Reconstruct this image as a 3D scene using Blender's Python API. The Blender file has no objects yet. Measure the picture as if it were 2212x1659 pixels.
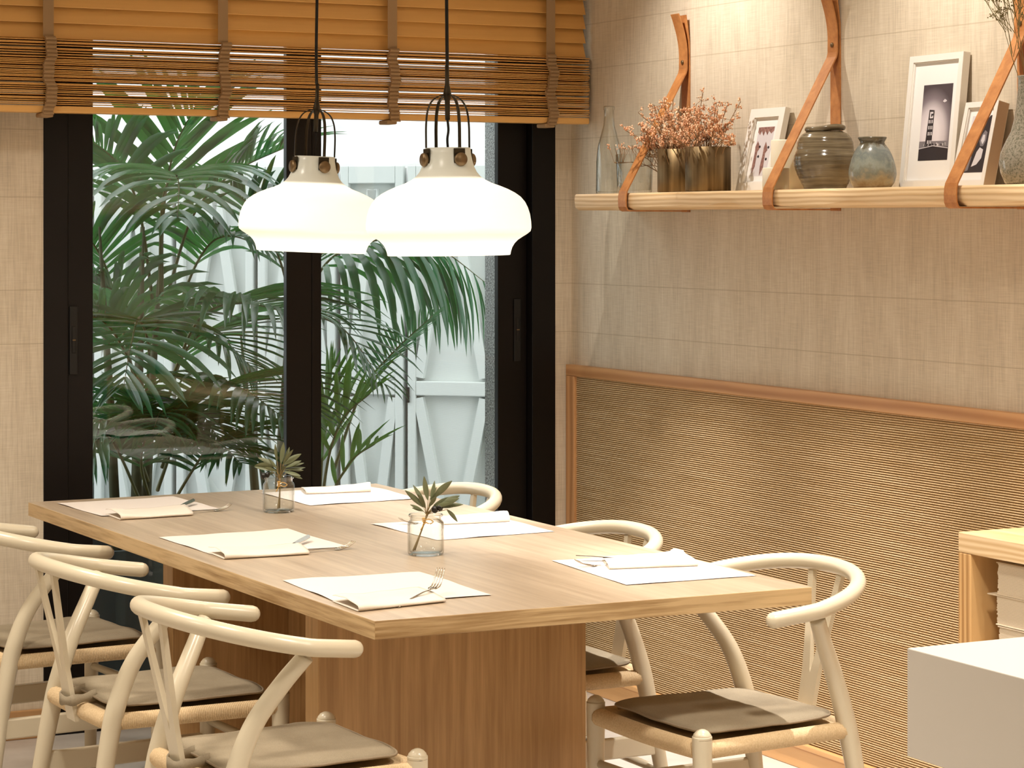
import bpy, bmesh, math, random
from mathutils import Vector, Matrix, noise
PI = math.pi
R = math.radians
scene = bpy.context.scene
C = scene.collection

# ------------------------------------------------------------------ camera, world, exposure
cd = bpy.data.cameras.new('camera')
cam = bpy.data.objects.new('camera', cd)
C.objects.link(cam)
scene.camera = cam
cam.location = (0, 0, 1.52)
cam.rotation_euler = (R(90), 0, R(-27.05))
cd.sensor_width = 36
cd.lens = 5200 / 2212 * 36
cd.shift_y = -345.5 / 2212
cd.clip_start = 0.05
vs = scene.view_settings
vs.view_transform = 'Standard'
vs.look = 'None'
vs.gamma = 1
vs.exposure = 0.5
w = bpy.data.worlds.new('overcast_sky')
scene.world = w
w.use_nodes = True
w.node_tree.nodes['Background'].inputs[0].default_value = (0.99, 0.99, 1.0, 1)
w.node_tree.nodes['Background'].inputs[1].default_value = 2.15
scene.cycles.max_bounces = 8
scene.cycles.transparent_max_bounces = 16
scene.cycles.caustics_reflective = False
scene.cycles.caustics_refractive = False
scene.cycles.sample_clamp_indirect = 4.0


def lamp(name, kind, loc, target, power, color, size=0.05, spot=70, blend=0.6):
    l = bpy.data.lights.new(name, kind)
    l.energy = power
    l.color = color
    if kind == 'SPOT':
        l.spot_size = R(spot)
        l.spot_blend = blend
        l.shadow_soft_size = size
    elif kind == 'POINT':
        l.shadow_soft_size = size
    o = bpy.data.objects.new(name, l)
    C.objects.link(o)
    o.location = loc
    if target is not None:
        o.rotation_euler = (Vector(target) - Vector(loc)).to_track_quat('-Z', 'Y').to_euler()
    return o


WARM = (1.0, 0.80, 0.58)
# wall washers in the ceiling, 0.65 m in front of the shelf wall
for yy, e in ((6.0, 36), (4.85, 33), (3.7, 33)):
    lamp('wall_spotlight', 'SPOT', (3.24, yy, 2.68), (3.70, yy, 1.72), e, (1.0, 0.93, 0.84), 0.02, 92, 0.9)
# narrow spots over the seats along the panel wall
for yy in (4.35, 5.20, 6.05):
    lamp('seat_spotlight', 'SPOT', (3.20, yy, 2.68), (3.12, yy + .05, .4), 165, (1.0, 0.95, 0.90), 0.015, 46, 0.6)
# added fill spots below the ceiling, raising the room's ambient light
for xx, yy, e in ((0.9, 5.7, 95), (1.0, 4.1, 85), (2.4, 3.0, 115), (-0.6, 4.6, 60), (0.4, 1.6, 45), (-1.2, 2.2, 50), (2.9, 2.0, 85)):
    lamp('room_fill_spot', 'SPOT', (xx, yy, 2.70), (xx + .1, yy + .1, 0), e, (1.0, 0.91, 0.79), 0.12, 135, 0.8)

# ------------------------------------------------------------------ helpers


class MB:
    def __init__(s):
        s.v = []; s.f = []; s.m = []; s.sm = []

    def add(s, vs_, fs, mi=0, smooth=False):
        o = len(s.v)
        s.v += [tuple(p) for p in vs_]
        for f in fs:
            s.f.append([o + i for i in f]); s.m.append(mi); s.sm.append(smooth)

    def box(s, a, b, mi=0, mat=None):
        x0, y0, z0 = a; x1, y1, z1 = b
        vv = [Vector(p) for p in ((x0, y0, z0), (x1, y0, z0), (x1, y1, z0), (x0, y1, z0), (x0, y0, z1), (x1, y0, z1), (x1, y1, z1), (x0, y1, z1))]
        if mat is not None:
            vv = [mat @ p for p in vv]
        s.add(vv, [(0, 3, 2, 1), (4, 5, 6, 7), (0, 1, 5, 4), (1, 2, 6, 5), (2, 3, 7, 6), (3, 0, 4, 7)], mi)

    def rbox(s, a, b, r=0.003, mi=0, mat=None, seg=2):
        bm = bmesh.new()
        bmesh.ops.create_cube(bm, size=1)
        for v in bm.verts:
            v.co = Vector(((a[i] + b[i]) / 2 + v.co[i] * (b[i] - a[i]) for i in range(3)))
        bmesh.ops.bevel(bm, geom=bm.edges[:], offset=r, segments=seg, profile=0.5, affect='EDGES')
        if mat is not None:
            bm.transform(mat)
        bm.verts.index_update()
        s.add([v.co.copy() for v in bm.verts], [[v.index for v in f.verts] for f in bm.faces], mi, False)
        bm.free()

    def tube(s, pts, rad, n=12, mi=0, caps=True, flat=1.0, up=None, smooth=True):
        pts = [Vector(p) for p in pts]
        if not hasattr(rad, '__len__'):
            rad = [rad] * len(pts)
        vv = []; fs = []
        t0 = (pts[1] - pts[0]).normalized()
        ref = Vector(up) if up is not None else (Vector((0, 0, 1)) if abs(t0.z) < .9 else Vector((1, 0, 0)))
        nrm = (ref - t0 * ref.dot(t0)).normalized()
        for i, p in enumerate(pts):
            if i == 0: t = pts[1] - pts[0]
            elif i == len(pts) - 1: t = pts[-1] - pts[-2]
            else: t = pts[i + 1] - pts[i - 1]
            if t.length < 1e-9: t = t0
            t = t.normalized()
            nrm = nrm - t * nrm.dot(t)
            nrm = nrm.normalized() if nrm.length > 1e-6 else t.orthogonal().normalized()
            bn = t.cross(nrm)
            for k in range(n):
                a = 2 * PI * k / n
                vv.append(p + nrm * (math.cos(a) * rad[i] * flat) + bn * (math.sin(a) * rad[i]))
        for i in range(len(pts) - 1):
            for k in range(n):
                k2 = (k + 1) % n
                fs.append((i * n + k, i * n + k2, (i + 1) * n + k2, (i + 1) * n + k))
        if caps:
            fs.append(tuple(reversed(range(n)))); fs.append(tuple((len(pts) - 1) * n + k for k in range(n)))
        s.add(vv, fs, mi, smooth)

    def lathe(s, prof, n=32, c=(0, 0, 0), mi=0, smooth=True, mat=None, cap0=False, cap1=False, wob=None):
        vv = []; fs = []
        for j, (r, z) in enumerate(prof):
            for k in range(n):
                a = 2 * PI * k / n
                rr = r * (wob(a, z) if wob else 1)
                p = Vector((c[0] + rr * math.cos(a), c[1] + rr * math.sin(a), c[2] + z))
                vv.append(mat @ p if mat is not None else p)
        for j in range(len(prof) - 1):
            for k in range(n):
                k2 = (k + 1) % n
                fs.append((j * n + k, j * n + k2, (j + 1) * n + k2, (j + 1) * n + k))
        if cap0: fs.append(tuple(reversed(range(n))))
        if cap1: fs.append(tuple((len(prof) - 1) * n + k for k in range(n)))
        s.add(vv, fs, mi, smooth)

    def ball(s, c, r, n=8, mi=0, sc=(1, 1, 1)):
        prof = []
        m = max(3, n // 2)
        vv = [Vector(c) - Vector((0, 0, r * sc[2]))]
        for j in range(1, m):
            a = -PI / 2 + PI * j / m
            for k in range(n):
                b = 2 * PI * k / n
                vv.append(Vector(c) + Vector((r * sc[0] * math.cos(a) * math.cos(b), r * sc[1] * math.cos(a) * math.sin(b), r * sc[2] * math.sin(a))))
        vv.append(Vector(c) + Vector((0, 0, r * sc[2])))
        fs = []
        for k in range(n):
            fs.append((0, 1 + (k + 1) % n, 1 + k))
            fs.append((len(vv) - 1, 1 + (m - 2) * n + k, 1 + (m - 2) * n + (k + 1) % n))
        for j in range(m - 2):
            for k in range(n):
                fs.append((1 + j * n + k, 1 + j * n + (k + 1) % n, 1 + (j + 1) * n + (k + 1) % n, 1 + (j + 1) * n + k))
        s.add(vv, fs, mi, True)

    def prism(s, poly, h, axis='Y', mi=0, mat=None):
        """poly list of 2D points extruded by h along axis"""
        n = len(poly)
        def P(a, b, c):
            v = {'Y': Vector((a, c, b)), 'X': Vector((c, a, b)), 'Z': Vector((a, b, c))}[axis]
            return mat @ v if mat is not None else v
        vv = [P(a, b, 0) for a, b in poly] + [P(a, b, h) for a, b in poly]
        fs = [tuple(reversed(range(n))), tuple(range(n, 2 * n))] + [(i, (i + 1) % n, n + (i + 1) % n, n + i) for i in range(n)]
        s.add(vv, fs, mi)

    def build(s, name, mats, parent=None, loc=None, rot=None):
        me = bpy.data.meshes.new(name)
        me.from_pydata(s.v, [], s.f)
        if not isinstance(mats, (list, tuple)): mats = [mats]
        for m in mats: me.materials.append(m)
        me.polygons.foreach_set('material_index', s.m)
        me.polygons.foreach_set('use_smooth', s.sm)
        me.update()
        o = bpy.data.objects.new(name, me)
        C.objects.link(o)
        if parent is not None: o.parent = parent
        if loc is not None: o.location = loc
        if rot is not None: o.rotation_euler = rot
        return o


def fixn(o):
    bm = bmesh.new(); bm.from_mesh(o.data)
    bmesh.ops.recalc_face_normals(bm, faces=bm.faces[:])
    bm.to_mesh(o.data); bm.free()
    return o


def tag(o, label, cat, group=None, kind=None):
    if label: o['label'] = label
    if cat: o['category'] = cat
    if group: o['group'] = group
    if kind: o['kind'] = kind
    return o


def thing(name, label, cat, loc=(0, 0, 0), rz=0, group=None):
    o = bpy.data.objects.new(name, None)
    C.objects.link(o)
    o.empty_display_size = .1
    o.location = loc; o.rotation_euler = (0, 0, rz)
    return tag(o, label, cat, group)


def struct(o):
    o['kind'] = 'structure'
    return o


def copy_tree(o, parent=None):
    c = o.copy(); C.objects.link(c)
    c.parent = parent
    for ch in list(o.children): copy_tree(ch, c)
    return c


def cr(P, n=8):
    """catmull-rom through points"""
    P = [Vector(p) for p in P]
    Q = [P[0] * 2 - P[1]] + P + [P[-1] * 2 - P[-2]]
    out = []
    for i in range(1, len(Q) - 2):
        for j in range(n):
            t = j / n
            a, b, c, d = Q[i - 1], Q[i], Q[i + 1], Q[i + 2]
            out.append(0.5 * ((2 * b) + (c - a) * t + (2 * a - 5 * b + 4 * c - d) * t * t + (3 * b - a - 3 * c + d) * t ** 3))
    out.append(P[-1])
    return out


# ------------------------------------------------------------------ materials


def mk(name, col=(.8, .8, .8), rough=.5, metal=0, spec=.5, **kw):
    m = bpy.data.materials.new(name); m.use_nodes = True
    b = m.node_tree.nodes['Principled BSDF']
    b.inputs['Base Color'].default_value = (*col, 1)
    b.inputs['Roughness'].default_value = rough
    b.inputs['Metallic'].default_value = metal
    b.inputs['Specular IOR Level'].default_value = spec
    for k, v in kw.items(): b.inputs[k.replace('_', ' ')].default_value = v
    return m


def nd(m, t, **kw):
    n = m.node_tree.nodes.new(t)
    for k, v in kw.items(): setattr(n, k, v)
    return n


def ln(m, a, b): m.node_tree.links.new(a, b)


def bsdf(m): return m.node_tree.nodes['Principled BSDF']


def coords(m, scale=(1, 1, 1), rot=(0, 0, 0), kind='Object'):
    tc = nd(m, 'ShaderNodeTexCoord'); mp = nd(m, 'ShaderNodeMapping')
    mp.inputs['Scale'].default_value = scale; mp.inputs['Rotation'].default_value = rot
    ln(m, tc.outputs[kind], mp.inputs['Vector'])
    return mp.outputs['Vector']


def noise_tex(m, vec, scale=5, detail=4, rough=.5, dist=0):
    n = nd(m, 'ShaderNodeTexNoise')
    n.inputs['Scale'].default_value = scale; n.inputs['Detail'].default_value = detail
    n.inputs['Roughness'].default_value = rough; n.inputs['Distortion'].default_value = dist
    ln(m, vec, n.inputs['Vector'])
    return n.outputs['Fac']


def ramp(m, fac, stops):
    r = nd(m, 'ShaderNodeValToRGB')
    e = r.color_ramp.elements
    while len(e) > 1: e.remove(e[-1])
    e[0].position = stops[0][0]; e[0].color = (*stops[0][1], 1)
    for p, c in stops[1:]:
        x = e.new(p); x.color = (*c, 1)
    ln(m, fac, r.inputs[0])
    return r.outputs[0]


def math_(m, op, a, b=None, c=None):
    n = nd(m, 'ShaderNodeMath', operation=op)
    for i, x in enumerate((a, b, c)):
        if x is None: continue
        if isinstance(x, (int, float)): n.inputs[i].default_value = x
        else: ln(m, x, n.inputs[i])
    return n.outputs[0]


def mixc(m, fac, a, b, mode='MIX'):
    n = nd(m, 'ShaderNodeMix', data_type='RGBA', blend_type=mode)
    for i, x in ((0, fac), (6, a), (7, b)):
        if isinstance(x, (int, float)): n.inputs[i].default_value = x
        elif isinstance(x, tuple): n.inputs[i].default_value = (*x, 1)
        else: ln(m, x, n.inputs[i])
    return n.outputs[2]


def bump(m, h, strength=.3, dist=.002):
    b = nd(m, 'ShaderNodeBump')
    b.inputs['Strength'].default_value = strength; b.inputs['Distance'].default_value = dist
    ln(m, h, b.inputs['Height'])
    ln(m, b.outputs[0], bsdf(m).inputs['Normal'])


def wood(name, dark, light, grain='Y', fine=60, coarse=6, rough=.45, spec=.4, contrast=(.3, .7), rings=0, bstr=.15):
    m = mk(name, light, rough, spec=spec)
    g = {'X': 0, 'Y': 1, 'Z': 2}[grain]
    sc = [fine] * 3; sc[g] = fine * .035
    f1 = noise_tex(m, coords(m, tuple(sc)), 1, 5, .6, .3)
    sc = [coarse] * 3; sc[g] = coarse * .13
    f2 = noise_tex(m, coords(m, tuple(sc)), 1, 3, .5, .8)
    f = math_(m, 'ADD', math_(m, 'MULTIPLY', f1, .55), math_(m, 'MULTIPLY', f2, .45))
    if rings:
        wv = nd(m, 'ShaderNodeTexWave', wave_type='BANDS', bands_direction={'X': 'Z', 'Y': 'Z', 'Z': 'Y'}[grain])
        sc = [rings] * 3; sc[g] = rings * .12
        ln(m, coords(m, tuple(sc)), wv.inputs['Vector'])
        wv.inputs['Scale'].default_value = 1; wv.inputs['Distortion'].default_value = 5; wv.inputs['Detail'].default_value = 2; wv.inputs['Detail Scale'].default_value = .8
        f = math_(m, 'ADD', math_(m, 'MULTIPLY', f, .6), math_(m, 'MULTIPLY', wv.outputs['Fac'], .4))
    col = ramp(m, f, [(contrast[0], dark), (contrast[1], light)])
    ln(m, col, bsdf(m).inputs['Base Color'])
    bump(m, f1, bstr, .001)
    return m


M = {}
M['oak_top'] = wood('oak_table_top', (.34, .245, .16), (.56, .44, .315), 'Y', 60, 9, .34, .5, (.28, .66))
M['oak_edge'] = wood('oak_table_edge', (.25, .135, .045), (.60, .42, .22), 'Y', 110, 10, .42, .4, (.36, .58))
M['oak_edge_x'] = wood('oak_table_edge_front', (.25, .135, .045), (.60, .42, .22), 'X', 110, 10, .42, .4, (.36, .58))
M['oak_base'] = wood('oak_table_base', (.36, .20, .075), (.72, .46, .22), 'Z', 85, 8, .4, .4, (.28, .68))
M['pine'] = wood('pine_board', (.62, .40, .19), (.84, .63, .38), 'Y', 30, 7, .45, .4, (.25, .7), rings=22)
M['pine_cab'] = wood('pine_cabinet', (.40, .20, .065), (.74, .46, .20), 'Z', 22, 5, .42, .4, (.25, .72), rings=16)
M['trim_wood'] = wood('warm_trim_wood', (.42, .19, .065), (.66, .36, .16), 'Y', 40, 6, .42, .4, (.25, .75), rings=10)
M['trim_wood_z'] = wood('warm_trim_wood_upright', (.42, .19, .065), (.66, .36, .16), 'Z', 40, 6, .42, .4, (.25, .75), rings=10)
M['skirting'] = wood('skirting_wood', (.55, .28, .10), (.76, .45, .19), 'Y', 30, 6, .35, .5)
M['skirting_x'] = wood('skirting_wood_window', (.40, .21, .08), (.60, .36, .17), 'X', 30, 6, .35, .5)
M['blind'] = wood('blind_wood', (.68, .36, .10), (.86, .50, .17), 'X', 50, 5, .4, .45, (.2, .8), bstr=.05)
M['tape'] = mk('blind_tape', (.36, .23, .12), .85, spec=.2)
M['cream'] = mk('cream_painted_wood', (.65, .57, .42), .28, spec=.5)
M['black_frame'] = mk('black_aluminium', (.0045, .0028, .0024), .42, spec=.25)
M['black'] = mk('black_plastic', (.012, .011, .010), .5, spec=.3)
M['bronze'] = mk('dark_bronze', (.045, .035, .022), .38, metal=.8)
M['knob'] = mk('antique_brass', (.20, .13, .065), .38, metal=.7)
M['steel'] = mk('cutlery_steel', (.48, .42, .34), .22, metal=1)
M['gate'] = mk('gate_paint', (.66, .69, .67), .5)
M['outwall'] = mk('courtyard_render', (.9, .9, .9), .9)
m = M['outwall']
ln(m, ramp(m, noise_tex(m, coords(m, (2, 2, 2)), 1.5, 8, .65), [(.35, (.78, .77, .77)), (.5, (.90, .88, .88)), (.7, (.92, .90, .90))]), bsdf(m).inputs['Base Color'])
M['ground'] = mk('courtyard_floor', (.16, .17, .18), .8)
M['planter'] = mk('planter_dark', (.03, .045, .05), .6)
M['soil'] = mk('planter_soil', (.03, .022, .015), .95)
M['pebble'] = mk('pebbledash', (.3, .32, .33), .95)
m = M['pebble']
v = coords(m, (1, 1, 1))
pf = noise_tex(m, v, 160, 2, .6)
ln(m, ramp(m, pf, [(.35, (.14, .15, .155)), (.5, (.33, .35, .36)), (.68, (.60, .63, .64))]), bsdf(m).inputs['Base Color'])
bump(m, pf, .8, .006)

# linen-textured wall covering with level seams
def wallpaper(name, base=(.66, .565, .435), light=(.76, .67, .535), seams=(2.17, 2.025, 1.80, 1.60, 1.325, 1.166)):
    m = mk(name, base, .85, spec=.15)
    a = noise_tex(m, coords(m, (230, 230, 9)), 1, 3, .6)
    b = noise_tex(m, coords(m, (14, 14, 420)), 1, 3, .6)
    big = noise_tex(m, coords(m, (11, 11, 3.5)), 1, 5, .62, .4)
    f = math_(m, 'ADD', math_(m, 'MULTIPLY', a, .40), math_(m, 'ADD', math_(m, 'MULTIPLY', b, .28), math_(m, 'MULTIPLY', big, .32)))
    col = ramp(m, f, [(.36, tuple(x * .83 for x in base)), (.48, base), (.62, light)])
    tc = nd(m, 'ShaderNodeTexCoord'); sp = nd(m, 'ShaderNodeSeparateXYZ'); ln(m, tc.outputs['Object'], sp.inputs[0])
    acc = None
    for s in seams:
        d = math_(m, 'ABSOLUTE', math_(m, 'SUBTRACT', sp.outputs['Z'], s))
        c = math_(m, 'LESS_THAN', d, .0016)
        acc = c if acc is None else math_(m, 'ADD', acc, c)
    col = mixc(m, math_(m, 'MULTIPLY', acc, .45), col, (.42, .33, .22))
    ln(m, col, bsdf(m).inputs['Base Color'])
    bump(m, f, .35, .0015)
    return m


M['paper_wall'] = wallpaper('linen_wallcovering')
M['ceiling'] = mk('ceiling_paint', (.82, .78, .70), .9)
M['floor'] = mk('pale_floor_tiles', (.62, .56, .50), .35)
m = M['floor']
ln(m, ramp(m, noise_tex(m, coords(m, (1, 1, 1)), 5, 5, .6), [(.3, (.50, .45, .40)), (.7, (.66, .61, .55))]), bsdf(m).inputs['Base Color'])
M['sisal'] = mk('woven_sisal', (.5, .34, .17), .8, spec=.15)
m = M['sisal']
tc = nd(m, 'ShaderNodeTexCoord'); sp = nd(m, 'ShaderNodeSeparateXYZ'); ln(m, tc.outputs['Object'], sp.inputs[0])
ph = math_(m, 'MULTIPLY', sp.outputs['Z'], 2 * PI / .0064)
rib = math_(m, 'ADD', math_(m, 'MULTIPLY', math_(m, 'SINE', ph), .5), .5)
wv = noise_tex(m, coords(m, (60, 300, 150)), 1, 2, .6)
wv2 = noise_tex(m, coords(m, (8, 3, 150)), 1, 2, .5)
fib = math_(m, 'ADD', math_(m, 'MULTIPLY', wv, .6), math_(m, 'MULTIPLY', wv2, .4))
lightc = ramp(m, fib, [(.32, (.50, .33, .155)), (.5, (.66, .47, .26)), (.66, (.80, .63, .40))])
ln(m, mixc(m, ramp(m, rib, [(.16, (0, 0, 0)), (.48, (1, 1, 1))]), (.215, .115, .040), lightc), bsdf(m).inputs['Base Color'])
bump(m, fib, .5, .002)

M['cord'] = mk('paper_cord', (.66, .47, .26), .75, spec=.2)
m = M['cord']
f = noise_tex(m, coords(m, (1, 1, 1)), 260, 3, .6)
ln(m, ramp(m, f, [(.3, (.60, .43, .24)), (.7, (.76, .58, .36))]), bsdf(m).inputs['Base Color'])
bump(m, f, .4, .001)
def cloth(name, a, b, sc=420, rough=.85):
    m = mk(name, b, rough, spec=.15)
    f = noise_tex(m, coords(m, (1, 1, 1)), sc, 3, .6)
    g = noise_tex(m, coords(m, (1, 1, 1)), 9, 3, .6)
    h = math_(m, 'ADD', math_(m, 'MULTIPLY', f, .5), math_(m, 'MULTIPLY', g, .5))
    ln(m, ramp(m, h, [(.35, a), (.65, b)]), bsdf(m).inputs['Base Color'])
    bump(m, h, .25, .0015)
    return m


M['cushion'] = cloth('taupe_cushion_cloth', (.27, .22, .15), (.36, .30, .21))
M['cushion_edge'] = cloth('taupe_piping', (.26, .20, .13), (.34, .27, .19))
M['paper'] = mk('white_paper', (.80, .72, .655), .7, spec=.2)
M['napkin'] = cloth('napkin_paper', (.76, .68, .58), (.83, .755, .66), 500)
M['leather'] = mk('tan_leather', (.48, .215, .075), .48, spec=.4)
m = M['leather']
ln(m, ramp(m, noise_tex(m, coords(m, (1, 1, 1)), 30, 5, .6), [(.3, (.40, .15, .045)), (.7, (.62, .28, .095))]), bsdf(m).inputs['Base Color'])
M['white_frame'] = mk('white_frame_paint', (.84, .80, .74), .4)
M['mount'] = mk('picture_mount', (.88, .86, .84), .6)
M['grey_side'] = mk('beige_frame_side', (.60, .46, .32), .6)
M['ink'] = mk('print_black', (.035, .028, .034), .4)
M['ink_mid'] = mk('print_grey', (.22, .20, .22), .4)
M['ink_light'] = mk('print_pale', (.70, .66, .69), .4)
M['sepia'] = mk('print_sepia', (.25, .11, .09), .5)
m = M['sepia']
ln(m, ramp(m, noise_tex(m, coords(m, (1, 1, 1)), 120, 3, .6), [(.35, (.16, .07, .06)), (.6, (.36, .20, .17))]), bsdf(m).inputs['Base Color'])
M['sky_print'] = mk('print_night_sky', (.3, .27, .3), .4)
M['candle'] = mk('cream_wax', (.86, .79, .63), .5, Subsurface_Weight=.25)
bsdf(M['candle']).inputs['Subsurface Radius'].default_value = (.02, .012, .006)
M['gold_pot'] = mk('brushed_brass_pot', (.30, .20, .085), .5, metal=.8)
m = M['gold_pot']
f = noise_tex(m, coords(m, (60, 60, 3)), 1, 3, .6)
ln(m, ramp(m, f, [(.3, (.10, .065, .03)), (.7, (.30, .21, .105))]), bsdf(m).inputs['Base Color'])
M['brown_glaze'] = mk('brown_stoneware_glaze', (.14, .11, .07), .16, spec=.6)
m = M['brown_glaze']
sp = noise_tex(m, coords(m, (5, 5, 130)), 1, 4, .6, .5)
b2 = noise_tex(m, coords(m, (1, 1, 1)), 9, 3, .5)
tot = math_(m, 'ADD', math_(m, 'MULTIPLY', sp, .6), math_(m, 'MULTIPLY', b2, .4))
ln(m, ramp(m, tot, [(.35, (.075, .052, .028)), (.5, (.175, .135, .08)), (.66, (.29, .235, .15))]), bsdf(m).inputs['Base Color'])
bump(m, sp, .5, .003)
M['blue_glaze'] = mk('grey_blue_glaze', (.2, .22, .19), .2, spec=.6)
m = M['blue_glaze']
tc = nd(m, 'ShaderNodeTexCoord'); s3 = nd(m, 'ShaderNodeSeparateXYZ'); ln(m, tc.outputs['Object'], s3.inputs[0])
nz = noise_tex(m, coords(m, (1, 1, 1)), 28, 5, .65)
hz = math_(m, 'ADD', math_(m, 'MULTIPLY', s3.outputs['Z'], 5.2), math_(m, 'MULTIPLY', nz, .75))
ln(m, ramp(m, hz, [(.30, (.24, .155, .07)), (.46, (.36, .29, .18)), (.60, (.20, .20, .155)), (.70, (.27, .29, .245)), (.82, (.17, .195, .185)), (.92, (.24, .25, .22)), (1.0, (.11, .095, .06))]), bsdf(m).inputs['Base Color'])
M['speckle_glass'] = mk('speckled_grey_glass', (.42, .40, .32), .12, spec=.6, Transmission_Weight=.35, IOR=1.4)
m = M['speckle_glass']
ln(m, ramp(m, noise_tex(m, coords(m, (1, 1, 1)), 190, 3, .7), [(.38, (.22, .22, .16)), (.5, (.44, .40, .32)), (.7, (.56, .51, .42))]), bsdf(m).inputs['Base Color'])
M['dried'] = mk('dried_orange_buds', (.72, .32, .16), .7)
m = M['dried']
ln(m, ramp(m, noise_tex(m, coords(m, (1, 1, 1)), 45, 3, .6), [(.35, (.62, .25, .12)), (.5, (.88, .48, .27)), (.66, (.96, .76, .56))]), bsdf(m).inputs['Base Color'])
M['twig'] = mk('dried_twig', (.28, .16, .07), .8)
M['gyp'] = mk('dried_sprig', (.20, .16, .06), .8)
M['olive'] = mk('olive_leaf', (.085, .105, .035), .42)
m = M['olive']
gm = nd(m, 'ShaderNodeNewGeometry')
ln(m, mixc(m, gm.outputs['Backfacing'], (.075, .11, .03), (.135, .15, .075)), bsdf(m).inputs['Base Color'])
M['olive_stem'] = mk('olive_stem', (.24, .17, .06), .6)
M['olive_fruit'] = mk('black_olive', (.012, .010, .008), .25)
M['raffia'] = mk('raffia_tie', (.72, .40, .08), .7)
M['petiole'] = mk('palm_stem', (.10, .11, .025), .5)
M['trunk'] = mk('palm_trunk', (.055, .065, .025), .7)
def palm_mat(name, a, b, r=.33):
    m = mk(name, a, r, spec=.55)
    f = noise_tex(m, coords(m, (1, 1, 1)), 7, 3, .6)
    ln(m, ramp(m, f, [(.35, a), (.65, b)]), bsdf(m).inputs['Base Color'])
    bs = bsdf(m)
    tr = nd(m, 'ShaderNodeBsdfTranslucent'); tr.inputs[0].default_value = (.06, .34, .05, 1)
    mx = nd(m, 'ShaderNodeMixShader'); mx.inputs[0].default_value = .18
    ln(m, bs.outputs[0], mx.inputs[1]); ln(m, tr.outputs[0], mx.inputs[2])
    ln(m, mx.outputs[0], m.node_tree.nodes['Material Output'].inputs[0])
    return m


M['palm'] = palm_mat('palm_leaf', (.008, .060, .026), (.016, .105, .042), .24)
M['palm_fresh'] = palm_mat('palm_leaf_fresh', (.08, .26, .03), (.14, .36, .05), .38)
M['booklet'] = cloth('cream_booklet_cover', (.60, .49, .35), (.68, .57, .42), 300)
M['pages'] = mk('page_edges', (.72, .60, .44), .8)
M['counter'] = mk('white_counter', (.72, .675, .61), .35)
M['counter_side'] = mk('white_counter_side', (.80, .79, .76), .35)


def glass_mat(name, tint=(1, 1, 1), ior=1.45, gloss=1.0, rough=0.0, edge=0.0):
    """thin clear glass: straight-through transmission plus Fresnel reflection"""
    m = bpy.data.materials.new(name); m.use_nodes = True
    nt = m.node_tree; nt.nodes.remove(nt.nodes['Principled BSDF'])
    t = nd(m, 'ShaderNodeBsdfTransparent')
    l2 = nd(m, 'ShaderNodeLayerWeight'); l2.inputs[0].default_value = .5
    ln(m, mixc(m, math_(m, 'MULTIPLY', math_(m, 'POWER', l2.outputs['Facing'], 3.0), edge), tint, (.45, .47, .43)), t.inputs[0])
    g = nd(m, 'ShaderNodeBsdfGlossy'); g.inputs['Roughness'].default_value = rough
    lw = nd(m, 'ShaderNodeLayerWeight'); lw.inputs[0].default_value = .5
    fres = math_(m, 'ADD', math_(m, 'MULTIPLY', math_(m, 'POWER', lw.outputs['Facing'], 4.5), .85), .045)
    mx = nd(m, 'ShaderNodeMixShader')
    ln(m, math_(m, 'MULTIPLY', fres, gloss), mx.inputs[0])
    ln(m, t.outputs[0], mx.inputs[1]); ln(m, g.outputs[0], mx.inputs[2])
    ln(m, mx.outputs[0], nt.nodes['Material Output'].inputs[0])
    return m


M['pane'] = glass_mat('window_glass', (.93, .97, .96), 1.5, .95)
M['clear'] = glass_mat('clear_glass', (.985, .99, .985), 1.5, 1.5, 0, .6)
M['jar_glass'] = glass_mat('jar_glass', (.975, .985, .98), 1.5, 1.6, .02, .75)
# opal glass of the lamp shades: diffusing and translucent
m = bpy.data.materials.new('opal_glass'); m.use_nodes = True
M['opal'] = m
nt = m.node_tree; nt.nodes.remove(nt.nodes['Principled BSDF'])
df = nd(m, 'ShaderNodeBsdfDiffuse'); df.inputs[0].default_value = (.84, .86, .80, 1)
tl = nd(m, 'ShaderNodeBsdfTranslucent'); tl.inputs[0].default_value = (.90, .89, .84, 1)
gl = nd(m, 'ShaderNodeBsdfGlossy'); gl.inputs['Roughness'].default_value = .25
m1 = nd(m, 'ShaderNodeMixShader'); m1.inputs[0].default_value = .16
ln(m, df.outputs[0], m1.inputs[1]); ln(m, tl.outputs[0], m1.inputs[2])
m2 = nd(m, 'ShaderNodeMixShader'); m2.inputs[0].default_value = .03
ln(m, m1.outputs[0], m2.inputs[1]); ln(m, gl.outputs[0], m2.inputs[2])
ln(m, m2.outputs[0], nt.nodes['Material Output'].inputs[0])

# ------------------------------------------------------------------ room shell
WX0, WX1, WY = 2.009, 3.728, 6.99        # window opening in the window wall
RX = 3.79                                # inside face of the right wall
XL, YF, ZC = -2.4, -1.6, 2.75
b = MB(); b.box((XL - .2, YF - .2, -.1), (RX + .2, WY + .25, 0)); struct(b.build('floor', M['floor']))
b = MB(); b.box((XL - .2, YF - .2, ZC), (RX + .2, WY + .25, ZC + .15)); struct(b.build('ceiling', M['ceiling']))
b = MB(); b.box((RX, YF - .2, 0), (RX + .2, WY + .25, ZC)); struct(b.build('wall_right', M['paper_wall']))
b = MB(); b.box((XL - .2, YF - .2, 0), (XL, WY, ZC)); struct(b.build('wall_left', M['paper_wall']))
b = MB(); b.box((XL, YF - .2, 0), (RX, YF, ZC)); struct(b.build('wall_front', M['paper_wall']))
b = MB()
b.box((XL - .2, WY, 0), (WX0, WY + .06, ZC)); b.box((WX1, WY, 0), (RX, WY + .06, ZC)); b.box((WX0, WY, 2.32), (WX1, WY + .06, ZC))
struct(b.build('wall_back', M['paper_wall']))
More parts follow.
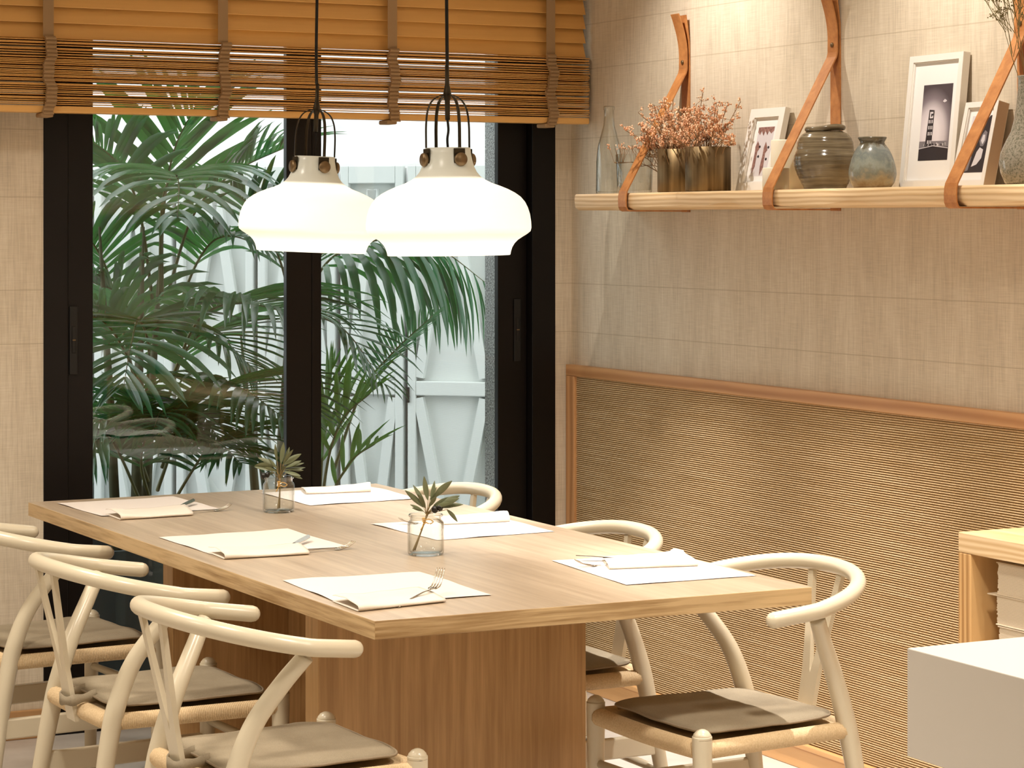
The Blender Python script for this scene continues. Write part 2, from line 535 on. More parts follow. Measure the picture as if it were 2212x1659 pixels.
b = MB()   # outer leaf of the window wall, pebbledashed reveals
b.box((XL - .2, WY + .061, 0), (1.95, WY + .25, ZC)); b.box((3.60, WY + .061, 0), (RX + .2, WY + .26, ZC)); b.box((1.95, WY + .061, 2.32), (3.60, WY + .25, ZC))
struct(b.build('wall_back_outer', M['pebble']))
b = MB(); b.rbox((XL, WY - .014, 0), (WX0 - .001, WY - .0005, .085), .003); struct(b.build('baseboard_back', M['skirting_x']))
b = MB()
b.rbox((RX - .018, YF, 0), (RX - .0005, WY - .001, .056), .003)
b.rbox((RX - .026, YF, .0565), (RX - .0005, WY - .001, .074), .004)
struct(b.build('baseboard_right', M['skirting']))

# sliding window door: outer frame, two sashes with panes and pulls
win = thing('window_1', None, None, (0, WY, 0)); struct(win)
FZ = 2.32
b = MB()
b.rbox((WX0, -.004, 0), (2.083, .06, FZ), .002); b.rbox((3.642, -.004, 0), (WX1, .06, FZ), .002)
b.rbox((2.083, -.004, 0), (3.642, .06, .05), .002); b.rbox((2.083, -.004, FZ - .05), (3.642, .06, FZ), .002)
b.build('window_frame', M['black_frame'], win)
for name, x0, x1, s0, s1, y0 in (('l', 2.084, 2.868, .078, .085, .004), ('r', 2.815, 3.641, .085, .106, .034)):
    b = MB()
    b.rbox((x0, y0, .052), (x0 + s0, y0 + .026, FZ - .052), .002)
    b.rbox((x1 - s1, y0, .052), (x1, y0 + .026, FZ - .052), .002)
    b.rbox((x0 + s0, y0, .052), (x1 - s1, y0 + .026, .14), .002)
    b.rbox((x0 + s0, y0, FZ - .14), (x1 - s1, y0 + .026, FZ - .052), .002)
    if name == 'l':
        b.rbox((2.868, .003, .052), (2.90, .030, FZ - .052), .002)
    sash = b.build('sash', M['black_frame'], win)
    g = MB(); g.box((x0 + s0 - .004, y0 + .011, .136), (x1 - s1 + .004, y0 + .0145, FZ - .136))
    g.build('pane', M['pane'], sash)
    h = MB()
    hx = 2.088 if name == 'l' else 3.592
    h.rbox((hx, y0 - .006, 1.07), (hx + .026, y0 - .0005, 1.275), .003)
    h.rbox((hx + .007, y0 - .009, 1.135), (hx + .019, y0 - .0055, 1.215), .002)
    ho = h.build('handle', M['black'], sash)
    k = MB(); k.rbox((hx + .008, y0 - .0105, 1.172), (hx + .018, y0 - .008, 1.176), .0008); k.build('latch_mark', M['knob'], ho)

# woven wall panel with wood frame
wp = thing('woven_wall_panel', 'brown ribbed woven panel in an orange-brown wood frame covering the lower right wall', 'wall panel', (RX, 4.0, 0))
b = MB()
zz0, zz1 = .076, 1.022
n = int((zz1 - zz0) / .0064 * 6)
prof = []
for i in range(n + 1):
    z = zz0 + (zz1 - zz0) * i / n
    prof.append((-.0135 + .0020 * -math.sin(z * 2 * PI / .0064), z))
ys = [2.93, 2.0, 0, -2, -4.2]
vv = [(x, y, z) for y in ys for x, z in prof]
fs = []
for j in range(len(ys) - 1):
    for i in range(n):
        a = j * (n + 1) + i
        fs.append((a, a + 1, a + n + 2, a + n + 1))
b.add(vv, fs, 0, True)
b.box((-.010, -4.2, zz0), (-.0005, 2.93, zz1))
wo = b.build('woven_cover', M['sisal'], wp)
b = MB(); b.rbox((-.024, -4.2, 1.022), (-.0005, 2.986, 1.058), .002); b.build('top_rail', M['trim_wood'], wp)
b = MB(); b.rbox((-.024, 2.93, .075), (-.0005, 2.986, 1.0215), .002); b.build('side_stile', M['trim_wood_z'], wp)

# ------------------------------------------------------------------ wooden blind
bl = thing('venetian_blind', 'partly raised orange-brown wooden slat blind hanging over the sliding window', 'blind', (1.2, 6.865, 1.84))
BX = 3.775 - 1.2
rnd = random.Random(5)
b = MB()
z = .222
while z < .50:
    mt = Matrix.Translation((0, 0, z + .023)) @ Matrix.Rotation(R(68), 4, 'X')
    b.rbox((0, -.0270, -.0015), (BX - .006, .0270, .0015), .0012, 0, mt, 1)
    z += .0465
b.build('closed_slats', M['blind'], bl)
b = MB()
z = .030
while z < .2215:
    mt = Matrix.Translation((rnd.uniform(-.002, .002), rnd.uniform(-.002, .002), z)) @ Matrix.Rotation(R(rnd.uniform(-3.5, 3.5)), 4, 'X')
    b.rbox((0, -.025, -.0014), (BX, .025, .0014), .0011, 0, mt, 1)
    z += rnd.choice((.0046, .0048, .0050, .0050, .0052, .0053, .0055, .0056, .0057, .0084))
b.build('stacked_slats', M['blind'], bl)
b = MB(); b.rbox((0, -.026, .004), (BX, .026, .024), .004); b.build('bottom_rail', M['blind'], bl)
b = MB(); b.rbox((0, -.03, .49), (BX, .03, .56), .003); b.build('head_rail', M['blind'], bl)
for tx in (1.978, 2.514, 3.071, 3.628):
    b = MB()
    x = tx - 1.2
    # flat upper tape
    pts = [(x - .014, -.034, .50), (x + .002, -.034, .222)]
    b.rbox((x - .016, -.0345, .225), (x + .016, -.033, .50), .0005)
    # gathered lower tape: ribbed and wavering
    nseg = 150
    vv = []; fs = []
    for i in range(nseg + 1):
        z = .226 - .228 * i / nseg
        cx = x + .004 + .005 * math.sin(i * .075 + tx * 3) + .002 * math.sin(i * .21)
        yy = -.040 + .005 * abs(math.sin(i * PI / 8.0)) * -1 + .002 * math.sin(i * .1)
        hw = .0155
        vv += [(cx - hw, yy + .012, z), (cx - hw, yy, z), (cx + hw, yy, z), (cx + hw, yy + .012, z)]
    for i in range(nseg):
        for k in range(3):
            a = i * 4 + k
            fs.append((a, a + 4, a + 5, a + 1))
    b.add(vv, fs, 0, False)
    # tucked end under the bottom rail
    b.rbox((x - .022, -.040, -.010), (x + .014, .024, .003), .004)
    b.build('ladder_tape', M['tape'], bl)

# ------------------------------------------------------------------ courtyard
b = MB(); b.box((-3, WY + .26, -.12), (8, 13.5, -.02)); struct(b.build('ground_courtyard', M['ground']))
GD = Vector((-.749, .663, 0)); GO = Vector((4.447, 8.958, 0))
ang = math.atan2(GD.y, GD.x)
GM = Matrix.Translation(GO) @ Matrix.Rotation(ang, 4, 'Z')   # local x runs leftward along the wall, local +y points to the house
b = MB(); b.box((-2.6, -.30, -.02), (4.4, -.06, 3.4), 0, GM); struct(b.build('wall_courtyard', M['outwall']))
gates = [(-.425, -.065), (-.05, .325), (.345, .620), (.645, .99), (1.01, 1.36), (1.38, 1.74), (1.76, 2.12), (2.14, 2.5)]
words = ['pale green louvred gate leaf hidden behind the grey stone reveal at far right',
         'pale green-grey gate leaf with full X bracing, nearest the grey stone reveal',
         'pale green-grey braced gate leaf just right of the black window mullion',
         'pale grey gate leaf mostly hidden behind the black window mullion',
         'pale grey braced gate leaf behind the palm, just left of the window mullion',
         'pale grey gate leaf behind the middle of the big palm',
         'pale grey gate leaf behind the left fronds of the big palm',
         'pale grey gate leaf at the far left edge of the window view']
for (s0, s1), lab in list(zip(gates, words))[1:]:
    wd = s1 - s0; H = 1.785
    g = thing('gate_leaf', lab, 'gate', GO + GD * s0, ang, 'braced gate leaves of the courtyard')
    g.location.z = -.02
    b = MB(); b.box((.0, -.02, .02), (wd, -.004, H - .01)); b.build('backing_board', M['gate'], g)
    b = MB()
    t0, t1 = -.0038, .034
    for x0, x1, z0, z1 in ((0, .035, 0, H), (wd - .035, wd, 0, H), (.0355, wd - .0355, H - .075, H), (.0355, wd - .0355, 0, .08), (.0355, wd - .0355, .825, .885)):
        b.rbox((x0, t0, z0), (x1, t1, z1), .004)
    b.build('leaf_frame', M['gate'], g)
    b = MB()
    def brace(xa, za, xb, zb, wv=.042):
        d = Vector((xb - xa, zb - za)); d.normalize(); nn = Vector((-d.y, d.x)) * wv / 2
        poly = [(xa + nn.x, za + nn.y), (xb + nn.x, zb + nn.y), (xb - nn.x, zb - nn.y), (xa - nn.x, za - nn.y)]
        b.prism(poly, t1 - .004 + .0037, 'Y', 0, Matrix.Translation((0, -.0037, 0)))
    c = wd / 2
    brace(.045, .90, c, H - .10); brace(wd - .045, .90, c, H - .10)
    brace(.045, .815, c, .10); brace(wd - .045, .815, c, .10)
    fixn(b.build('bracing', M['gate'], g))
    if s0 == -.05:
        b = MB(); b.rbox((wd - .010, t1 + .0002, .795), (wd + .004, t1 + .010, .86), .002); b.build('latch', M['black'], g)

b = MB(); b.box((XL - .2, WY + .02, ZC + .16), (RX + .2, WY + .25, 5.6)); struct(b.build('wall_sky_block_house', M['outwall']))  # unseen high wall added on the house side to narrow the open sky
b = MB(); b.box((5.0, WY + .30, -.02), (5.2, 9.0, 3.6)); struct(b.build('wall_sky_block_right', M['outwall']))  # unseen side wall added so courtyard light comes mostly from above
# palms ------------------------------------------------------------


def frond(parent, ctrl, L, n=26, wd=.034, t0=.3, droop=.6, spread=62, mat='palm', seed=0, side_up=.2, stem=.006):
    rd = random.Random(seed)
    P = cr(ctrl, 12)
    o = MB()
    N = len(P)
    o.tube(P, [stem * (1.15 - i / N) for i in range(N)], 6, 1)
    for i in range(n):
        t = t0 + (1 - t0) * (i / (n - 1)) ** .95
        f = t * (N - 1); k = min(int(f), N - 2)
        p = P[k].lerp(P[k + 1], f - k)
        T = (P[k + 1] - P[k]).normalized()
        side = T.cross(Vector((0, 0, 1)))
        if side.length < .25:
            side = T.cross(Vector((.45, -.89, 0)))
        side.normalize()
        up = side.cross(T).normalized()
        u = (t - t0) / (1 - t0)
        ll = L * (0.55 + .75 * math.sin(PI * min(1, u * .85 + .12))) * (1 - .35 * u ** 3) * rd.uniform(.88, 1.08)
        sp_ = R(spread * (1 - .5 * u) + rd.uniform(-6, 6))
        for sg in (-1, 1):
            d = (T * math.cos(sp_) + side * (sg * math.sin(sp_)) + up * side_up).normalized()
            nn = (up - d * up.dot(d)).normalized()
            segs = 6
            q = p.copy(); vv = []; fs = []
            dd = d.copy()
            ww = wd * (.6 + .5 * math.sin(PI * min(1, u + .15))) * rd.uniform(.85, 1.1)
            dr = droop * rd.uniform(.7, 1.3)
            for j in range(segs + 1):
                s = j / segs
                hw = ww / 2 * (max(0.0, math.sin(PI * (s * .86 + .12))) ** .8 if j < segs else .02)
                lat = dd.cross(nn).normalized()
                fold = nn * hw * .45
                vv += [q - lat * hw + fold, q, q + lat * hw + fold]
                q = q + dd * (ll / segs)
                dd = (dd + Vector((0, 0, -1)) * dr * (.25 + s) / segs * 1.6).normalized()
                nn = (nn - dd * nn.dot(dd)).normalized()
            for j in range(segs):
                a = j * 3
                fs += [(a, a + 1, a + 4, a + 3), (a + 1, a + 2, a + 5, a + 4)]
            o.add(vv, fs, 0, True)
    return o.build('frond', [M[mat], M['petiole']], parent)


FR = {
    'A': [
        ([(2.736, 8.147, 0.513), (2.652, 8.022, 0.691), (2.639, 7.859, 0.825), (2.671, 7.619, 0.803)], dict(L=0.3, n=20, wd=0.026, t0=0.3, droop=0.9)),
        ([(2.747, 8.029, 0.509), (2.799, 7.89, 0.68), (2.812, 7.715, 0.782), (2.835, 7.535, 0.726)], dict(L=0.28, n=20, wd=0.024, t0=0.3, droop=0.8)),
        ([(2.675, 8.066, 0.525), (2.572, 8.006, 0.72), (2.492, 7.935, 0.801), (2.399, 7.87, 0.732)], dict(L=0.3, n=20, wd=0.026, t0=0.3, droop=0.9)),
        ([(2.765, 8.132, 1.265), (2.735, 8.035, 1.526), (2.735, 7.923, 1.766), (2.78, 7.788, 1.944)], dict(L=0.36, n=17, wd=0.034, t0=0.3, droop=0.25, spread=58)),
        ([(2.758, 8.136, 1.265), (2.716, 7.989, 1.575), (2.676, 7.784, 1.675), (2.601, 7.486, 1.659), (2.516, 7.249, 1.54)], dict(L=0.36, n=13, wd=0.042, t0=0.42, droop=0.9, spread=60)),
        ([(2.768, 8.243, 1.245), (2.66, 8.073, 1.575), (2.558, 8.013, 1.734), (2.443, 7.96, 1.81)], dict(L=0.308, n=20, wd=0.0216, t0=0.35, droop=0.5)),
        ([(2.812, 8.22, 1.262), (2.867, 8.08, 1.559), (2.998, 8.013, 1.706), (3.128, 7.834, 1.793)], dict(L=0.330, n=22, wd=0.0216, t0=0.35, droop=0.45)),
        ([(2.761, 8.022, 0.977), (2.78, 7.788, 1.195), (2.853, 7.582, 1.255), (2.962, 7.358, 1.222)], dict(L=0.42, n=20, wd=0.034, t0=0.32, droop=1.1)),
        ([(2.675, 8.066, 0.848), (2.628, 7.865, 1.085), (2.534, 7.689, 1.2), (2.432, 7.46, 1.131), (2.365, 7.326, 1.014)], dict(L=0.38, n=15, wd=0.036, t0=0.38, droop=0.6)),
        ([(2.704, 8.051, 0.848), (2.555, 7.903, 1.085), (2.448, 7.845, 1.199), (2.315, 7.801, 1.203)], dict(L=0.330, n=22, wd=0.0245, t0=0.3, droop=0.6)),
        ([(2.809, 8.11, 0.742), (2.814, 7.883, 0.92), (2.857, 7.636, 0.973), (2.922, 7.379, 0.888)], dict(L=0.4, n=20, wd=0.028, t0=0.3, droop=0.9)),
        ([(2.765, 8.132, 0.66), (2.79, 8.007, 0.84), (2.814, 7.883, 0.872), (2.85, 7.752, 0.769)], dict(L=0.286, n=20, wd=0.0216, t0=0.3, droop=0.8)),
        ([(2.741, 8.369, 0.958), (2.635, 8.311, 1.312), (2.539, 8.247, 1.461), (2.43, 8.191, 1.494)], dict(L=0.330, n=22, wd=0.0216, t0=0.3, droop=0.5)),
        ([(2.885, 8.408, 1.121), (2.949, 8.263, 1.393), (3.004, 8.123, 1.477), (3.107, 7.957, 1.428)], dict(L=0.352, n=24, wd=0.0245, t0=0.3, droop=0.8)),
        ([(2.721, 8.154, 0.611), (2.632, 8.088, 0.8), (2.544, 8.021, 0.872), (2.443, 7.96, 0.817)], dict(L=0.308, n=22, wd=0.0245, t0=0.3, droop=0.8)),
        ([(2.686, 7.948, 0.601), (2.695, 7.831, 0.769), (2.635, 7.749, 0.888), (2.543, 7.572, 0.842)], dict(L=0.308, n=18, wd=0.0245, t0=0.3, droop=0.8)),
        ([(2.863, 8.419, 0.816), (2.904, 8.285, 1.058), (2.959, 8.145, 1.13), (3.042, 7.991, 1.02)], dict(L=0.352, n=24, wd=0.0259, t0=0.25, droop=0.9)),
        ([(2.802, 8.45, 0.85), (2.755, 8.362, 1.092), (2.665, 8.296, 1.262), (2.547, 8.244, 1.314)], dict(L=0.352, n=24, wd=0.0259, t0=0.25, droop=0.9)),
    ],
    'B': [
        ([(3.371, 8.328, 0.976), (3.406, 8.232, 1.339), (3.541, 8.073, 1.456), (3.72, 7.937, 1.446), (3.909, 7.818, 1.291)], dict(L=0.42, n=19, wd=0.032, t0=0.28, droop=3.0, spread=58, side_up=-.55)),
        ([(3.342, 7.95, 0.634), (3.391, 7.813, 0.922), (3.452, 7.669, 1.074), (3.531, 7.516, 1.204)], dict(L=0.15, n=26, wd=0.0101, t0=0.4, droop=0.12, spread=60)),
        ([(3.158, 7.931, 0.905), (3.141, 7.716, 1.175), (3.195, 7.519, 1.166), (3.26, 7.318, 0.988)], dict(L=0.24, n=12, wd=0.0187, t0=0.35, droop=0.7, spread=45)),
        ([(3.3, 8.196, 0.816), (3.232, 8.118, 1.292), (3.107, 8.07, 1.543), (2.983, 8.021, 1.641)], dict(L=0.286, n=22, wd=0.0187, t0=0.4, droop=0.5)),
        ([(3.322, 8.184, 0.816), (3.307, 8.08, 1.292), (3.342, 7.95, 1.46), (3.46, 7.889, 1.51)], dict(L=0.286, n=22, wd=0.0158, t0=0.45, droop=0.6)),
    ],
    'C': [
        ([(3.145, 7.601, 0.517), (3.156, 7.539, 0.743), (3.183, 7.47, 0.872), (3.219, 7.339, 0.957)], dict(L=0.220, n=7, wd=0.0259, t0=0.35, droop=0.15, spread=35)),
        ([(3.152, 7.598, 0.501), (3.175, 7.53, 0.633), (3.211, 7.456, 0.732), (3.233, 7.332, 0.788)], dict(L=0.165, n=6, wd=0.0216, t0=0.35, droop=0.15, spread=32)),
        ([(3.142, 7.603, 0.517), (3.152, 7.598, 0.706), (3.162, 7.593, 0.864), (3.18, 7.583, 1.022)], dict(L=0.220, n=7, wd=0.0259, t0=0.35, droop=0.15, spread=28)),
    ],
}
PALM = [('A', (2.66, 8.17), 'palm', 'big dark green palm with arching fronds filling the left window', .16, 1.15),
        ('B', (3.25, 8.32), 'palm', 'green palm behind the mullion whose fronds arch across the right window', .12, .75),
        ('C', (3.12, 7.82), 'palm_fresh', 'young light green palm shoots low beside the right of the mullion', .08, .4)]
for ki, (k, (px, py), mt, lab, rr, th) in enumerate(PALM):
    t = thing('palm', lab, 'palm', (px, py, .36), 0, 'palms in the courtyard')
    b = MB()
    for q in range(5 if k == 'A' else 3):
        a = q * 2.4
        x0, y0 = .05 * math.cos(a), .05 * math.sin(a)
        b.tube([(x0, y0, 0), (x0 * 1.6, y0 * 1.6, th * .5), (x0 * 2.4, y0 * 2.4, th)], [.020, .015, .004], 8)
    b.build('stem', M['trunk'], t)
    for i, (pts, kw) in enumerate(FR[k]):
        frond(t, [Vector(p) - Vector((px, py, .36)) for p in pts], mat=mt, seed=ki * 40 + i, **kw)
for nm, x0, x1, y0, y1, lab in (('a', 2.30, 3.02, 7.95, 8.42, 'dark planter box holding the big palm outside the window'), ('b', 3.06, 3.55, 8.1, 8.52, 'dark planter box holding the palm behind the mullion'), ('c', 3.03, 3.30, 7.70, 8.05, 'small dark planter box with the young palm shoots')):
    t = thing('planter_box', lab, 'planter', ((x0 + x1) / 2, (y0 + y1) / 2, -.02))
    hx, hy = (x1 - x0) / 2, (y1 - y0) / 2
    b = MB()
    for a0, a1 in (((-hx, -hy, 0), (hx, -hy + .02, .42)), ((-hx, hy - .02, 0), (hx, hy, .42)), ((-hx, -hy + .02, 0), (-hx + .02, hy - .02, .42)), ((hx - .02, -hy + .02, 0), (hx, hy - .02, .42))):
        b.rbox(a0, a1, .002)
    b.build('box', M['planter'], t)
    b = MB(); b.box((-hx + .021, -hy + .021, .02), (hx - .021, hy - .021, .38)); b.build('soil', M['soil'], t)


# ------------------------------------------------------------------ dining table
TQ = {(-1, -1): (1.886, 4.281), (1, -1): (2.890, 4.260), (-1, 1): (1.838, 6.545), (1, 1): (2.892, 6.548)}   # measured corners of the top
tb = thing('dining_table', 'long oak table with thick top and slab pedestal, set for six under two lamps', 'table', (2.37, 5.39, 0))
TX, TY = .515, 1.14
b = MB(); b.rbox((-TX, -TY, .7125), (TX, TY, .75), .0016, 0)
me = b
for i, (x, y, z) in enumerate(b.v):
    u, v_ = (x / TX + 1) / 2, (y / TY + 1) / 2
    p = [((TQ[-1, -1][k] * (1 - u) + TQ[1, -1][k] * u) * (1 - v_) + (TQ[-1, 1][k] * (1 - u) + TQ[1, 1][k] * u) * v_) for k in (0, 1)]
    b.v[i] = (p[0] - 2.37, p[1] - 5.39, z)
me.m = []
for f in me.f:
    nrm = None
    ps = [Vector(me.v[i]) for i in f]
    cz = sum((p.z for p in ps), 0) / len(ps); cy = sum((p.y for p in ps), 0) / len(ps)
    flat_top = min(p.z for p in ps) > .7495
    endf = abs(cy) > TY - .03
    me.m.append(0 if flat_top else (2 if endf else 1))
top = b.build('table_top', [M['oak_top'], M['oak_edge'], M['oak_edge_x']], tb)
b = MB(); b.rbox((-.346, -.49, 0), (.325, -.415, .712), .002); b.build('pedestal_slab', M['oak_base'], tb)
b = MB(); b.rbox((-.346, .48, 0), (.325, .555, .712), .002); b.build('pedestal_slab', M['oak_base'], tb)
b = MB(); b.rbox((-.03, -.4145, 0), (.03, .4795, .712), .002); b.build('pedestal_spine', M['oak_base'], tb)

# ------------------------------------------------------------------ chairs
def leg_pts(side, ctrl, n=8): return cr([(side * x, y, z) for x, y, z in ctrl], n)


def roundcap(pts, rad, start=True, end=True):
    pts = [Vector(p) for p in pts]; rad = list(rad)
    if end:
        d = (pts[-1] - pts[-2]).normalized(); r = rad[-1]; p = pts[-1]
        for a in (30, 55, 75, 88):
            pts.append(p + d * r * math.sin(R(a))); rad.append(r * math.cos(R(a)))
    if start:
        d = (pts[0] - pts[1]).normalized(); r = rad[0]; p = pts[0]
        for a in (30, 55, 75, 88):
            pts.insert(0, p + d * r * math.sin(R(a))); rad.insert(0, r * math.cos(R(a)))
    return pts, rad


def rail_pts():
    W, y0, yb, wt, yt, zt, zb = .262, -.03, -.262, .244, .062, .693, .758
    raw = [(wt, yt)]
    for i in range(33):
        th = PI * i / 32
        cc, ss = math.cos(th), math.sin(th)
        raw.append((W * math.copysign(abs(cc) ** (2 / 2.2), cc), y0 + (yb - y0) * abs(ss) ** (2 / 2.2)))
    raw.append((-wt, yt))
    out = []
    for x, y in raw:
        t = max(0, min(1, (yt - y) / (yt - yb)))
        out.append((x, y, zt + (zb - zt) * t ** 1.3))
    return out


def make_chair(label):
    t = thing('dining_chair', label, 'chair', group='cream wishbone chairs around the table')
    for s in (1, -1):
        fl = [(.212, .215, 0), (.211, .217, .22), (.209, .219, .44), (.209, .219, .455)]
        p, r_ = roundcap(leg_pts(s, fl), [.0145 + .0065 * min(1, i / 16) for i in range(25)], False, True)
        b = MB(); b.tube(p, r_, 14); b.build('leg', M['cream'], t)
    for s in (1, -1):
        rl = [(.219, -.245, 0), (.200, -.212, .22), (.189, -.180, .40), (.188, -.160, .48), (.196, -.128, .56), (.222, -.082, .635), (.250, -.045, .690)]
        p = leg_pts(s, rl)
        N = len(p)
        rr = []
        for q in p:
            z = q.z
            rr.append(.0155 + .0065 * max(0, 1 - abs(z - .43) / .33) if z < .7 else .0145)
        b = MB(); b.tube(p, rr, 14); b.build('leg', M['cream'], t)
    rp = cr(rail_pts(), 3)
    # even radius, slightly flattened crown at the back
    p, r_ = roundcap(rp, [.0175] * len(rp))
    b = MB(); b.tube(p, r_, 16); b.build('top_rail', M['cream'], t)
    # Y-shaped splat
    b = MB()
    lv = []
    zs_ = [.405, .44, .48, .50, .52, .53, .56, .60, .65, .70, .735, .750]
    for z in zs_:
        y = -.196 - .066 * ((z - .405) / .345) ** 1.0
        if z <= .52:
            u = (z - .405) / .115
            hw = .026 + .003 * u
            lv.append((z, y, -hw, -.0004, .0004, hw))
        else:
            u = (z - .52) / .23
            ho = .029 + .034 * u ** 1.15
            bw = .0275 - .009 * min(1, u * 1.6)
            lv.append((z, y, -ho, min(-.0022, -ho + bw), max(.0022, ho - bw), ho))
    for half in (0, 1):
        vv = []; fs = []
        for z, y, a, b1, b2, c in lv:
            l, r_ = (a, b1) if half == 0 else (b2, c)
            if z <= .52 :
                l, r_ = (a, 0) if half == 0 else (0, c)
            vv += [(l, y - .0055, z), (r_, y - .0055, z), (r_, y + .0055, z), (l, y + .0055, z)]
        for i in range(len(lv) - 1):
            for k in range(4):
                if lv[i + 1][0] <= .52 and k == (1 if half == 0 else 3): continue
                a = i * 4
                fs.append((a + k, a + (k + 1) % 4, a + 4 + (k + 1) % 4, a + 4 + k))
        fs.append((3, 2, 1, 0)); a = (len(lv) - 1) * 4; fs.append((a, a + 1, a + 2, a + 3))
        b.add(vv, fs)
    so = fixn(b.build('backrest', M['cream'], t))
    # woven seat: four wrapped rails and the woven field
    b = MB()
    FLc, FRc, RLc, RRc = Vector((-.206, .219, .430)), Vector((.206, .219, .430)), Vector((-.186, -.178, .430)), Vector((.186, -.178, .430))
    def roll(a, c, sag=0.0, r0=.0185):
        n_ = int((c - a).length / .0014)
        pts = []; rr = []
        for i in range(n_ + 1):
            u = i / n_
            q = a.lerp(c, u); q.z -= sag * math.sin(PI * u)
            pts.append(q); rr.append(r0 + (-.0011 if i % 3 == 0 else .0005))
        b.tube(pts, rr, 10, flat=1.0)
    d = .012
    roll(FLc + Vector((d, 0, 0)), FRc - Vector((d, 0, 0)), .004, .020)
    roll(RLc + Vector((d, 0, 0)), RRc - Vector((d, 0, 0)), .002, .020)
    roll(RLc + Vector((0, d, 0)), FLc - Vector((0, d, 0)), 0, .0185)
    roll(RRc + Vector((0, d, 0)), FRc - Vector((0, d, 0)), 0, .0185)
    G = 14
    vv = []
    for i in range(G + 1):
        for j in range(G + 1):
            u, v_ = i / G, j / G
            x = (u - .5) * 2 * (.19 * (1 - v_) + .205 * v_)
            y = -.178 + .397 * v_
            dz = -.010 * math.sin(PI * u) * math.sin(PI * v_)
            vv.append((x, y, .4415 + dz))
    fs = [(i * (G + 1) + j, (i + 1) * (G + 1) + j, (i + 1) * (G + 1) + j + 1, i * (G + 1) + j + 1) for i in range(G) for j in range(G)]
    b.add(vv, fs, 0, True)
    vv2 = [(x, y, z - .016) for x, y, z in vv]
    b.add(vv2, [tuple(reversed(f)) for f in fs], 0, True)
    b.build('woven_seat', M['cord'], t)
    # stretchers
    for s in (1, -1):
        b = MB()
        p0 = Vector((s * .200, -.205, .270)); p1 = Vector((s * .211, .205, .278))
        dr = (p1 - p0); a = math.atan2(dr.y, dr.x)
        b.rbox((0, -.009, -.025), (dr.length, .009, .025), .004, 0, Matrix.Translation(p0) @ Matrix.Rotation(a, 4, 'Z'))
        b.build('side_stretcher', M['cream'], t)
    b = MB(); b.tube([(-.20, .217, .325), (0, .217, .325), (.20, .217, .325)], [.009, .0115, .009], 10); b.build('front_stretcher', M['cream'], t)
    b = MB(); b.tube([(-.196, -.208, .205), (0, -.208, .205), (.196, -.208, .205)], [.009, .0115, .009], 10); b.build('rear_stretcher', M['cream'], t)
    return t


def make_cushion(label, seed=1):
    t = thing('seat_cushion', label, 'cushion', group='taupe tie-on cushions on the chairs')
    G = 24
    def outline(u, v_):
        x = (u - .5) * 2; y = (v_ - .5) * 2
        r = 7
        # superellipse mapping of the square
        k = (abs(x) ** r + abs(y) ** r) ** (1 / r)
        mx = max(abs(x), abs(y))
        s_ = (mx / k) if k > 0 else 1
        x *= s_; y *= s_
        X = x * (.178 + .012 * (y + 1) / 2)
        Y = y * .185 + .022
        return X, Y
    vt = []; vb = []
    for i in range(G + 1):
        for j in range(G + 1):
            u, v_ = i / G, j / G
            X, Y = outline(u, v_)
            e = min(u, 1 - u, v_, 1 - v_) * 2
            puff = .0085 * min(1, e * 5) ** .5
            wob = .0028 * noise.noise(Vector((X * 9 + seed, Y * 9, 0))) + .0016 * noise.noise(Vector((X * 26, Y * 26 + seed, 0)))
            lift = .006 * max(0, noise.noise(Vector((X * 5 + seed * 3, Y * 5, 1)))) * (1 - min(1, e * 3))
            vt.append((X, Y, .4615 + puff + wob + lift)); vb.append((X, Y, .4575 + lift + wob * .3))
    fs = [(i * (G + 1) + j, (i + 1) * (G + 1) + j, (i + 1) * (G + 1) + j + 1, i * (G + 1) + j + 1) for i in range(G) for j in range(G)]
    b = MB(); b.add(vt, fs, 0, True); b.add(vb, [tuple(reversed(f)) for f in fs], 0, True)
    ring = [(i, 0) for i in range(G)] + [(G, j) for j in range(G)] + [(i, G) for i in range(G, 0, -1)] + [(0, j) for j in range(G, 0, -1)]
    N0 = len(b.v) - 2 * (G + 1) ** 2
    idx = [i * (G + 1) + j for i, j in ring]
    off = (G + 1) ** 2
    for k in range(len(idx)):
        a, c = idx[k], idx[(k + 1) % len(idx)]
        b.f.append([a, c, c + off, a + off]); b.m.append(0); b.sm.append(False)
    fixn(b.build('pad', M['cushion'], t))
    b = MB()
    path = [Vector(vt[i]).lerp(Vector(vb[i]), .3) for i in idx]
    b.tube(path + [path[0]], .0028, 6, caps=False); b.build('piping', M['cushion_edge'], t)
    # tie strap looping round the back of the splat
    b = MB()
    P = cr([(.036, -.155, .464), (.040, -.185, .460), (.033, -.213, .455), (0, -.221, .452), (-.033, -.213, .455), (-.040, -.185, .460), (-.036, -.155, .464)], 5)
    vv = []; fs = []
    for i, q in enumerate(P):
        hw = .011 + .002 * math.sin(i * .9)
        vv += [q + Vector((0, 0, -hw)), q + Vector((0, 0, hw))]
    n_ = len(vv)
    cen = Vector((0, -.17, .46))
    vv += [v_ + ((v_ - cen) * Vector((1, 1, 0))).normalized() * .003 for v_ in vv]
    for i in range(len(P) - 1):
        a = i * 2
        fs += [(a, a + 1, a + 3, a + 2), (n_ + a, n_ + a + 2, n_ + a + 3, n_ + a + 1), (a, a + 2, n_ + a + 2, n_ + a), (a + 1, n_ + a + 1, n_ + a + 3, a + 3)]
    b.add(vv, fs, 0, True); fixn(b.build('tie_strap', M['cushion'], t))
    return t


